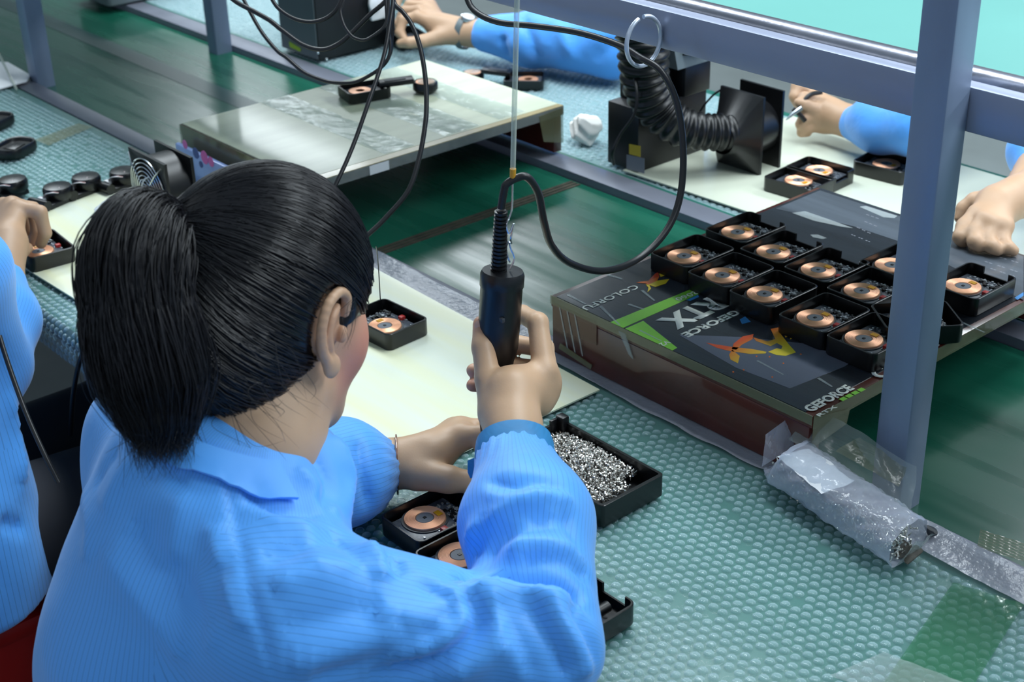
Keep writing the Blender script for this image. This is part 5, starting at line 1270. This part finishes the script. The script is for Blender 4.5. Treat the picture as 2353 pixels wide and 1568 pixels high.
# hair: cap, tail core and strands
hc0 = HL(0, -.008, .022); hr = np.array([.0875, .1085, .1050]); TIE = atD(380, 520, 1.232)
def hair_fn(P):
    q = (P - HC) @ HB.T; x, y, z = q[..., 0], q[..., 1], q[..., 2]
    d = sd_ell(P, hc0, hr, HB)
    nape = sd_ell(P, HL(0, -.062, -.035), np.array([.062, .048, .062]), HB); d = smin(d, nape, .03)
    cut = (y - (z * 1.02) - (.028 + .010 * np.sin(z * 60))) * .7            # hairline: forehead - temple - behind the ear - nape
    side = np.maximum(np.abs(x) - .05, 0)
    burn = np.sqrt((y - .040) ** 2 + ((z - .020) * .5) ** 2) - .012         # sideburn in front of the ear
    d2 = smax(d, np.where(np.abs(x) > .045, np.minimum(cut, burn), cut), .008)
    for s_ in (-1, 1): d2 = smax(d2, -sd_ell(P, HL(s_ * .086, -.010, .002), np.array([.020, .027, .036]), HB), .004)
    return d2
hb = 0.14
Vh, Qh = implicit(hair_fn, HC - hb, HC + hb + .02, .0042); Vh = smooth_mesh(Vh, Qh, 2)
mesh_vq('hair', Vh, Qh, 'hair_black', wm)
inv = lambda p: (HB @ (V3(p) - hc0)) / hr
e_ = inv(TIE); e_ = e_ / np.linalg.norm(e_)
hbvh = BVHTree.FromPolygons(Vh.tolist(), Qh.tolist()); hN = vnormals(Vh, Qh)
ok = np.where(((hN * (Vh - hc0)).sum(1) > .03))[0]; pick = rng.choice(ok, 5200)
S = ((Vh[pick] - hc0) @ HB.T) / hr; S /= np.linalg.norm(S, axis=1, keepdims=True); S = S[(S @ e_ < .95) & (S @ e_ > -.985)]; n = len(S)
om = np.arccos(np.clip(S @ e_, -1, 1))[:, None, None]; t = np.linspace(0, 1, 14)[None, :, None]
W = (np.sin((1 - t) * om) * S[:, None] + np.sin(t * om) * e_) / np.sin(om)
lock = rng.normal(0, .05, (60, 3))[rng.integers(0, 60, n)][:, None]
W = W + (rng.normal(0, .010, (n, 1, 3)) + lock * .7) * np.sin(t * PI); W /= np.linalg.norm(W, axis=2, keepdims=True)
PS = hc0 + (W * hr) @ HB; lift = rng.uniform(.0002, .0034, (n, 1)) * np.ones((1, 14))
fl = PS.reshape(-1, 3); ll = lift.ravel()
for i in range(len(fl)):
    h = hbvh.find_nearest(Vector(fl[i]))
    fl[i] = np.array(h[0]) + np.array(h[1]) * ll[i]
PS = fl.reshape(n, 14, 3)
clear = np.ones(n, bool)
for s_ in (-1, 1): clear &= ~(sd_ell(PS, HL(s_ * .086, -.010, .002), np.array([.020, .026, .036]), HB) < 0).any(1)
PS = PS[clear]; n = len(PS)
endp = np.broadcast_to(TIE + rng.normal(0, .007, (n, 3))[:, None], PS.shape); bl = np.clip((t - .8) / .2, 0, 1) ** 1.5; PS = PS * (1 - bl) + endp * bl
V1, Q1 = strands(PS, rng.uniform(.0003, .0008, n), 3, False)
# pony tail
cp = np.array(spline([TIE, A(342, 522, 1.205), A(315, 590, 1.185), A(315, 690, 1.180), A(332, 790, 1.185), A(354, 880, 1.195), A(368, 965, 1.20), A(372, 1035, 1.205)], 4))
m_ = len(cp); rp = np.interp(np.linspace(0, 1, m_), [0, .12, .28, .5, .7, .86, 1], [.010, .026, .037, .042, .040, .030, .016])
mk = int(m_ * .86); tc = Field(); tc.chain(list(cp[:mk]), list((rp * .84)[:mk]), .012); Vt, Qt = tc.mesh(.005, 2)
mesh_vq('ponytail', Vt, Qt, 'hair_black', wm)
n2 = 3600; ra = np.sqrt(rng.uniform(.25, 1.25, n2)); an = rng.uniform(0, 2 * PI, n2)
T = unit(np.array([1., 0, 0])); tg = np.gradient(cp, axis=0); tg /= np.linalg.norm(tg, axis=1, keepdims=True)
Un = np.cross(tg, FWD); Un /= np.linalg.norm(Un, axis=1, keepdims=True); Wn = np.cross(tg, Un)
tt = np.linspace(0, 1, m_); an2 = an[:, None] + rng.normal(0, .35, n2)[:, None] * tt[None]
off = (ra[:, None] * rp[None])
PT = cp[None] + off[..., None] * (np.cos(an2)[..., None] * Un[None] + np.sin(an2)[..., None] * Wn[None]) + rng.normal(0, .0026, (n2, 1, 3)) * tt[None, :, None] + (.0045 * np.sin(tt * 7)[None, :, None] * rng.normal(0, 1, (n2, 1, 3)))
cutl = rng.uniform(.80, 1.12, n2)  # strands of unequal length
idx = np.linspace(0, 1, m_)[None] * np.minimum(cutl, 1)[:, None] * (m_ - 1); i0 = np.clip(np.floor(idx).astype(int), 0, m_ - 2); fr = (idx - i0)[..., None]
PT = np.take_along_axis(PT, i0[..., None], 1) * (1 - fr) + np.take_along_axis(PT, i0[..., None] + 1, 1) * fr
PT[cutl > 1, -3:] += (np.linspace(.3, 1, 3)[None, :, None] * rng.normal(0, .009, (int((cutl > 1).sum()), 1, 3)))
V2, Q2 = strands(PT, rng.uniform(.0003, .0008, n2), 3)
# stray hairs: tuft above the tie and wisps on the neck
def wisps(starts, ends, sag, cnt, spread):
    out = []
    for k in range(cnt):
        i = k % len(starts); a = A(*starts[i]) + rng.normal(0, spread, 3); b = A(*ends[i]) + rng.normal(0, spread * 2, 3); m = (a + b) / 2 + rng.normal(0, sag, 3)
        out.append(np.array(spline([a, m, b], 8))[:16])
    return np.array(out)
WS = np.concatenate([wisps([(380, 512, 1.22), (375, 515, 1.22), (370, 515, 1.22)], [(285, 452, 1.215), (255, 490, 1.21), (300, 470, 1.21)], .004, 26, .003),
                     wisps([(560, 900, 1.222), (600, 860, 1.215), (520, 930, 1.225), (640, 800, 1.21)], [(660, 1000, 1.225), (670, 960, 1.222), (640, 1040, 1.235), (720, 930, 1.215)], .010, 26, .005),
                     wisps([(815, 700, 1.265), (800, 690, 1.26)], [(800, 800, 1.255), (770, 810, 1.245)], .008, 8, .002)])
V3_, Q3_ = strands(WS, np.full(len(WS), .00022), 3)
Va, Qa = join_vq([(V1, Q1), (V2, Q2), (V3_, Q3_)])
o = mesh_vq('hair_strands', Va, Qa, 'hair_black', wm); o['kind'] = 'stuff'
MB().tube([TIE + .013 * (math.cos(a) * Un[0] + math.sin(a) * Wn[0]) for a in np.linspace(0, 2 * PI, 20)[:-1]], .004, n=8, closed=True).build('hair_tie', 'black_plastic', wm, local=False)

# wrist strap and bracelet
ws = empty('wrist_strap', tuple(WR), label='teal-blue elastic strap round the woman\'s right wrist', cat='wrist strap')
ax = unit(A(1180, 985, 1.458) - A(1186, 1072, 1.425)); b0 = A(1183, 1042, 1.436); u = unit(np.cross(ax, FWD)); w_ = np.cross(ax, u)
rows = []
for k in range(41):
    a = 2 * PI * k / 40; d = u * math.cos(a) * .0375 + w_ * math.sin(a) * .0335; rows.append([b0 + d * s1 + ax * z for z, s1 in ((-.012, 1.02), (-.004, 1.03), (.006, 1.01), (.0145, .97))])
loft('band', rows, 'strap_blue', ws, .0012)
t0 = b0 - u * 0 ; tp = A(1122, 1062, 1.43)
rows = [[A(1124 - 12 * i, 1038 + 6 * i + 3 * math.sin(i * 1.3), 1.428 + .004 * i), A(1124 - 12 * i, 1062 + 6 * i, 1.425 + .004 * i), A(1126 - 11 * i, 1084 + 3.5 * i + 2 * math.sin(i * 2.1), 1.424 + .004 * i)] for i in range(5)]
loft('strap_tail', rows, 'strap_blue', ws, .001)
bl_ = MB(); axl = unit(WL - A(985, 1048, 1.6)); u = unit(np.cross(axl, [0, 0, 1.])); w_ = np.cross(axl, u); cb_ = A(912, 1068, 1.598)
bl_.tube([cb_ + (u * math.cos(a) * .030 + w_ * math.sin(a) * .0325) + axl * .006 * math.sin(a) for a in np.linspace(0, 2 * PI, 48)[:-1]], .0011, n=8, closed=True)
o = bl_.build('bracelet', 'rose_gold', angle=80); tag(o, 'thin rose-gold bangle on the woman\'s left wrist', 'bracelet')
stool(PV[0], PV[1] - .03, PV[2] - .155, 'red plastic stool under the woman in front')
def trousers(parent, pv, kn, f, inflate=.008):
    t = Field()
    for k_, s_ in kn: t.cone(V3(pv) + s_, k_, .085 + inflate, .06 + inflate, .03); t.cone(k_, (k_[0], k_[1] - .02, .10), .06 + inflate, .045 + inflate, .02)
    t.cone(V3(pv) + kn[0][1], V3(pv) + kn[1][1], .105, .105, .03)
    V, Q = t.mesh(.010, 1); return mesh_vq('trousers', V, Q, 'trouser', parent)
trousers(wm, PV - ZZ * .04, ((KR, TR * .08), (KL, -TR * .08)), TF)

# ================================================================= co-workers
def worker(name, label, neck, fdir, sho, elbR, wriR, elbL, wriL, pelvis, coatm='coat_blue_far', head=True, cuffR=.9, cuffL=.9, folds=None, h=.008, hands=(), skin='skin_far', rup=.066, rfo=.054, noise=.0025, strips=False):
    f = unit(fdir); r = unit(np.cross(f, [0, 0, 1.])); nb = V3(neck); pv = V3(pelvis); sR = nb + r * sho - ZZ * .05; sL = nb - r * sho - ZZ * .05
    root = empty('person', (pv[0], pv[1], 0), label=label, cat='person')
    cf = Field(); cf.flat(nb - ZZ * .13 - f * .01, pv, .175, .19, f, .64, k=.02); cf.cone(sL, sR, .062, .062, .05); cf.cone(nb - ZZ * .02, nb - ZZ * .1, .06, .09, .04)
    cf.flat(pv, pv - ZZ * .10, .195, .2, f, .7, k=.03)
    for s_, e, w, cu in ((sR, elbR, wriR, cuffR), (sL, elbL, wriL, cuffL)):
        e = V3(e); w = V3(w); cf.cone(s_, e, rup + .004, rup, .03); c = e + (w - e) * cu; cf.cone(e, e + (c - e) * .6, rup, rfo + .006, .02); cf.cone(e + (c - e) * .6, c, rfo + .006, rfo - .014, .015)
    cf.zc = pv[2] - .10; V, Q = cf.mesh(h, 2)
    V = apply_folds(V, Q, folds or [], noise=noise, freq=20)
    thr = thread_attr(V, Q, (nb - f * .02, r, f, .12), [(sR, V3(elbR), .12), (V3(elbR), V3(wriR), .1), (sL, V3(elbL), .12), (V3(elbL), V3(wriL), .1)]) if strips else None
    mesh_vq('coat', V, Q, coatm, root, attr=thr)
    ps = []
    tbf = Field(); tbf.flat(nb - ZZ * .14, pv, .13, .14, f, .62); tbf.cone(sL - ZZ * .01, sR - ZZ * .01, .045, .045, .04)
    for s_, e, w in ((sR, elbR, wriR), (sL, elbL, wriL)): tbf.cone(s_, e, .042, .034, .02); tbf.cone(e, w, .036, .026, .012)
    for s_ in (-1, 1):
        kn = pv + f * .38 + r * .10 * s_ - ZZ * .05; tbf.cone(pv + r * .07 * s_ - ZZ * .03, kn - ZZ * .02, .06, .045, .03); tbf.cone(kn - ZZ * .02, (kn[0], kn[1] - .02, .07), .045, .036, .02); tbf.cone((kn[0], kn[1], .055), tuple(np.array([kn[0], kn[1], .045]) + f * .14), .042, .034, .02)
    if head:
        c = nb + ZZ * .145 + f * .06; hFv = unit(f - ZZ * .35); hRv = unit(np.cross(hFv, ZZ)); hUv = np.cross(hRv, hFv)
        hfld, HLf, HBf = head_field(c, hRv, hFv, hUv, neck=[nb + f * .01, nb - ZZ * .06]); ps.append(hfld.mesh(.0055, 1)); face_details(ps[-1][0], ps[-1][1], HLf, hFv, root)
        for s_ in (-1, 1): ps.append(ear_field(HLf, s_, HBf).mesh(.0022, 1))
        cc = c + hUv * .026 - hFv * .008
        def hfn(P):
            q = (P - c) @ HBf.T; d = sd_ell(P, cc, (.087, .108, .110), HBf); d = smin(d, sd_ell(P, c - hFv * .06 - hUv * .05, (.06, .05, .07), HBf), .03); return smax(d, (q[..., 1] - q[..., 2] * 1.0 - .02) * .7, .008)
        Vh_, Qh_ = implicit(hfn, c - .15, c + .16, .006); mesh_vq('hair', smooth_mesh(Vh_, Qh_, 1), Qh_, 'hair_black', root)
        for s_ in (-1, 1): MB().lathe([(0, 0), (.006, .001), (.009, .006), (.007, .014), (0, .018)], n=12, c=rel(HLf(s_ * .031, .078, .008), root), axis=hFv).build('eye', 'eye_white', root)
    ps.append(tbf.mesh(.012, 1))
    trousers(root, pv - ZZ * .04, [(pv + f * .38 + r * .10 * s_ - ZZ * .05, r * .07 * s_) for s_ in (1, -1)], f)
    for hd in hands: ps.append(hd.mesh(.0032, 2))
    Vb_, Qb_ = join_vq(ps); mesh_vq('body', Vb_, Qb_, skin, root)
    return root
def loose_hand(wrist, palm, side, normal, forearm, scale=1.0, curl=.6, tdir=None, spread=.019):
    """generic hand reaching from wrist through palm; fingers spread along side and curl toward normal"""
    w = V3(wrist); p = V3(palm); d = unit(p - w); s = unit(V3(side) - d * (V3(side) @ d)); nn = unit(V3(normal) - d * (V3(normal) @ d)); fs = []
    for i, (ln, rd) in enumerate(((.040, .0098), (.045, .0100), (.042, .0095), (.033, .0085))):
        o_ = p + d * .038 * scale + s * (1.5 - i) * spread * scale * .95; a1, a2, a3 = curl * .6, curl * 1.5, curl * 2.2
        q1 = o_ + (d * math.cos(a1) + nn * math.sin(a1)) * ln * scale; q2 = q1 + (d * math.cos(a2) + nn * math.sin(a2)) * ln * .62 * scale; q3 = q2 + (d * math.cos(a3) + nn * math.sin(a3)) * ln * .5 * scale
        fs.append(([o_, q1, q2, q3], [rd * 1.15 * scale, rd * scale, rd * .92 * scale, rd * .8 * scale]))
    td = unit(tdir) if tdir is not None else unit(d * .7 + s * .6 + nn * .5); t0 = p - d * .01 + s * .028 * scale + nn * .006
    th = ([t0, t0 + td * .036 * scale, t0 + td * .062 * scale + nn * .006, t0 + td * .082 * scale + nn * .014], [.0150 * scale, .0118 * scale, .0105 * scale, .0088 * scale])
    return hand_field(w, p, fs, th, wr=.0255 * scale, pr=.027 * scale, forearm=forearm, fr=.031)
# worker at the left edge
lw_h = hand_field(A(8, 640, 2.07), A(20, 560, 2.12),
    [([A(42, 478, 2.155), A(92, 488, 2.15), A(104, 535, 2.165), A(94, 560, 2.18)], [.0118, .0105, .0095, .0085]),
     ([A(28, 470, 2.175), A(76, 480, 2.19), A(86, 528, 2.20), A(74, 556, 2.205)], [.0118, .0105, .0095, .0085]),
     ([A(8, 472, 2.19), A(50, 488, 2.21), A(60, 535, 2.215), A(48, 558, 2.215)], [.0112, .0100, .0090, .0080]),
     ([A(-12, 485, 2.20), A(22, 500, 2.22), A(34, 540, 2.225), A(26, 560, 2.22)], [.0105, .0090, .0082, .0072])],
    ([A(16, 590, 2.15), A(38, 590, 2.145), A(50, 575, 2.15), A(62, 570, 2.16)], [.016, .0125, .011, .009]), wr=.026, pr=.028, forearm=A(-5, 740, 2.0), fr=.031)
lwN = V3((-1.86, .53, .965)); lwP = V3((-1.80, .47, .545))
worker('person', 'worker in a blue coat at the left edge, pinching a charger tray', lwN, (-.1, 1, 0), .17, atD(-32, 850, 1.93), A(8, 640, 2.07), (-2.18, .48, .88), (-2.38, .72, .865), lwP, rup=.054, rfo=.050, cuffR=.92, hands=[lw_h, loose_hand((-2.38, .72, .865), (-2.41, .78, .857), (1, 0, 0), (0, 0, -1), (-2.34, .66, .868), curl=.25)], coatm='coat_blue', strips=True,
       folds=[([(60, 900), (80, 1000), (110, 1100)], -.012, .016), ([(20, 900), (30, 1000), (50, 1120)], .010, .016), ([(0, 1200), (60, 1215), (110, 1200)], -.010, .012), ([(100, 960), (120, 1050), (150, 1120)], .009, .014)])
stool(-1.83, .50, lwP[2] - .155, 'red plastic stool at the bottom left corner under the neighbouring worker')
cable([atD(-10, 745, 1.84), atD(20, 840, 1.82), atD(60, 950, 1.79), atD(100, 1040, 1.77), atD(135, 1110, 1.77)], .0032, 'black cable running down over the blue coat at the left edge')
cable([at(212, 778, .7585), at(205, 786, .760), atY(195, 800, .688), atY(178, 850, .685), atY(167, 920, .684), atY(163, 1000, .684)], .0035, 'black cable hanging off the front edge of the bench beside the ponytail')
# worker with the watch
w3 = A(1098, 78, 3.06)
h3 = hand_field(w3, A(1012, 62, 3.10), [([A(960, 38, 3.10), A(925, 45, 3.10), A(918, 75, 3.10), A(930, 92, 3.10)], [.0125, .0108, .0098, .009]), ([A(965, 25, 3.13), A(928, 25, 3.14), A(915, 55, 3.14), A(925, 80, 3.14)], [.0125, .0108, .0098, .009]),
     ([A(975, 15, 3.16), A(940, 10, 3.17), A(922, 35, 3.17), A(925, 60, 3.17)], [.012, .0102, .0092, .0082]), ([A(990, 10, 3.18), A(955, 0, 3.19), A(940, 20, 3.19), A(940, 45, 3.19)], [.011, .0092, .0084, .0074])],
     ([A(1010, 85, 3.07), A(970, 95, 3.06), A(940, 98, 3.06), A(920, 100, 3.07)], [.017, .0135, .0115, .0095]), wr=.027, pr=.030, forearm=A(1180, 92, 3.02), fr=.033)
worker('person', 'worker across the belt wearing a silver wristwatch, hand on a black charger', (-2.30, 2.33, 1.05), (-.1, -1, 0), .17, (-2.60, 2.24, .89), (-2.74, 2.09, .865), A(1410, 105, 2.90), w3, (-2.52, 2.52, .56), cuffL=.93, hands=[h3, loose_hand((-2.74, 2.09, .865), (-2.76, 2.03, .857), (1, 0, 0), (0, 0, -1), (-2.70, 2.15, .868), curl=.25)], rfo=.052, rup=.06,
       folds=[([(1140, 30), (1150, 80), (1170, 130)], -.009, .014), ([(1200, 30), (1215, 80), (1240, 140)], -.009, .014), ([(1280, 50), (1300, 100), (1330, 140)], .008, .016), ([(1360, 140), (1400, 110), (1412, 90)], -.008, .015)])
wt = empty('wristwatch', tuple(A(1065, 70, 3.04)), label='silver wristwatch with white round dial on the far worker\'s wrist', cat='watch')
ax = unit(w3 - A(1012, 62, 3.10)); u = unit(np.cross(ax, FWD)); w_ = np.cross(ax, u); cb_ = A(1068, 75, 3.075)
rows = []
for k in range(33):
    a = 2 * PI * k / 32; d = u * math.cos(a) * .0335 + w_ * math.sin(a) * .0325; rows.append([cb_ + d - ax * .007, cb_ + d * 1.02, cb_ + d + ax * .007])
loft('strap', rows, 'grey_plastic', wt, .0012)
fd = unit(u * (-1 if (u @ UPV) < 0 else 1) * .8 - FWD * .6); fc = cb_ + fd * .033
cs = MB().lathe([(0, -.003), (.0155, -.003), (.0165, 0), (.0155, .004), (.0135, .0045), (0, .0045)], n=28, c=rel(fc, wt), axis=fd).build('watch_case', 'chrome', wt)
MB().lathe([(0, .0046), (.013, .0046), (.013, .0052), (0, .0054)], n=24, c=rel(fc, wt), axis=fd).build('dial', 'white_plastic', wt)
p = at(935, 100, WZ); hc3 = empty('charger_tray', (p[0], p[1], WZ + .0008), 1.3, 'black charger tray under the hand with the wristwatch', 'charger tray')
tray_shell(.033, .045, .026, None).build('case', 'black_shell', hc3, angle=35); MB().box2((-.027, -.038, .004), (.027, .038, .010), bev=.0006).build('circuit_board', 'pcb', hc3)
# worker behind the tall post
w4 = A(1955, 280, 2.53)
h4 = hand_field(w4, A(1905, 260, 2.565), [([A(1868, 215, 2.60), A(1832, 198, 2.59), A(1826, 222, 2.585), A(1834, 240, 2.585)], [.0125, .011, .010, .009]), ([A(1878, 228, 2.58), A(1848, 225, 2.56), A(1840, 245, 2.565), A(1856, 255, 2.57)], [.0125, .011, .010, .009]),
     ([A(1880, 268, 2.565), A(1848, 272, 2.56), A(1840, 286, 2.565), A(1856, 292, 2.57)], [.012, .0105, .0095, .0085]), ([A(1882, 288, 2.57), A(1852, 294, 2.57), A(1842, 304, 2.575), A(1856, 306, 2.58)], [.011, .0095, .0085, .0075])],
     ([A(1900, 285, 2.575), A(1870, 250, 2.555), A(1848, 240, 2.55), A(1835, 236, 2.55)], [.016, .0125, .011, .009]), wr=.026, pr=.029, forearm=A(2010, 295, 2.49), fr=.030)
w5 = A(2340, 452, 2.05)
h5 = hand_field(w5, A(2290, 478, 2.02), [([A(2245, 492, 2.00), A(2215, 520, 1.99), A(2206, 545, 1.975), A(2212, 556, 1.98)], [.0125, .011, .010, .009]), ([A(2262, 505, 1.98), A(2238, 535, 1.97), A(2240, 556, 1.955), A(2250, 566, 1.955)], [.0125, .011, .010, .009]),
     ([A(2285, 515, 1.97), A(2270, 548, 1.96), A(2280, 567, 1.945), A(2292, 575, 1.945)], [.012, .0105, .0095, .0085]), ([A(2310, 520, 1.97), A(2305, 552, 1.96), A(2318, 570, 1.945), A(2330, 577, 1.945)], [.011, .0095, .0085, .0075])],
     ([A(2282, 458, 2.035), A(2240, 462, 2.045), A(2215, 480, 2.05), A(2206, 500, 2.05)], [.016, .0125, .011, .009]), wr=.028, pr=.031, forearm=A(2400, 420, 2.09), fr=.034)
worker('person', 'worker behind the tall post with one hand on a tool and one reaching forward', (-1.10, 2.42, 1.08), (-.08, -1, 0), .17, A(2120, 288, 2.40), w4, A(2420, 330, 2.22), w5, (-1.08, 2.56, .56), cuffR=.93, cuffL=.45, hands=[h4, h5], rup=.050, rfo=.046)
tl_ = empty('crimping_tool', tuple(A(1840, 250, 2.54)), label='small dark pliers held by the worker behind the tall post', cat='pliers')
MB().tube(spline([A(1888, 212, 2.55), A(1862, 218, 2.545), A(1842, 240, 2.545), A(1832, 262, 2.55)], 6), .0042, n=8).build('handle', 'cable_black', tl_, local=False)
MB().tube(spline([A(1822, 250, 2.545), A(1836, 262, 2.545), A(1850, 278, 2.55)], 6), .0045, n=8).build('handle', 'cable_black', tl_, local=False)
MB().tube([A(1842, 248, 2.54), A(1822, 262, 2.54), A(1806, 276, 2.54)], [.0042, .0035, .0012], n=8).build('jaw', 'chrome', tl_, local=False)
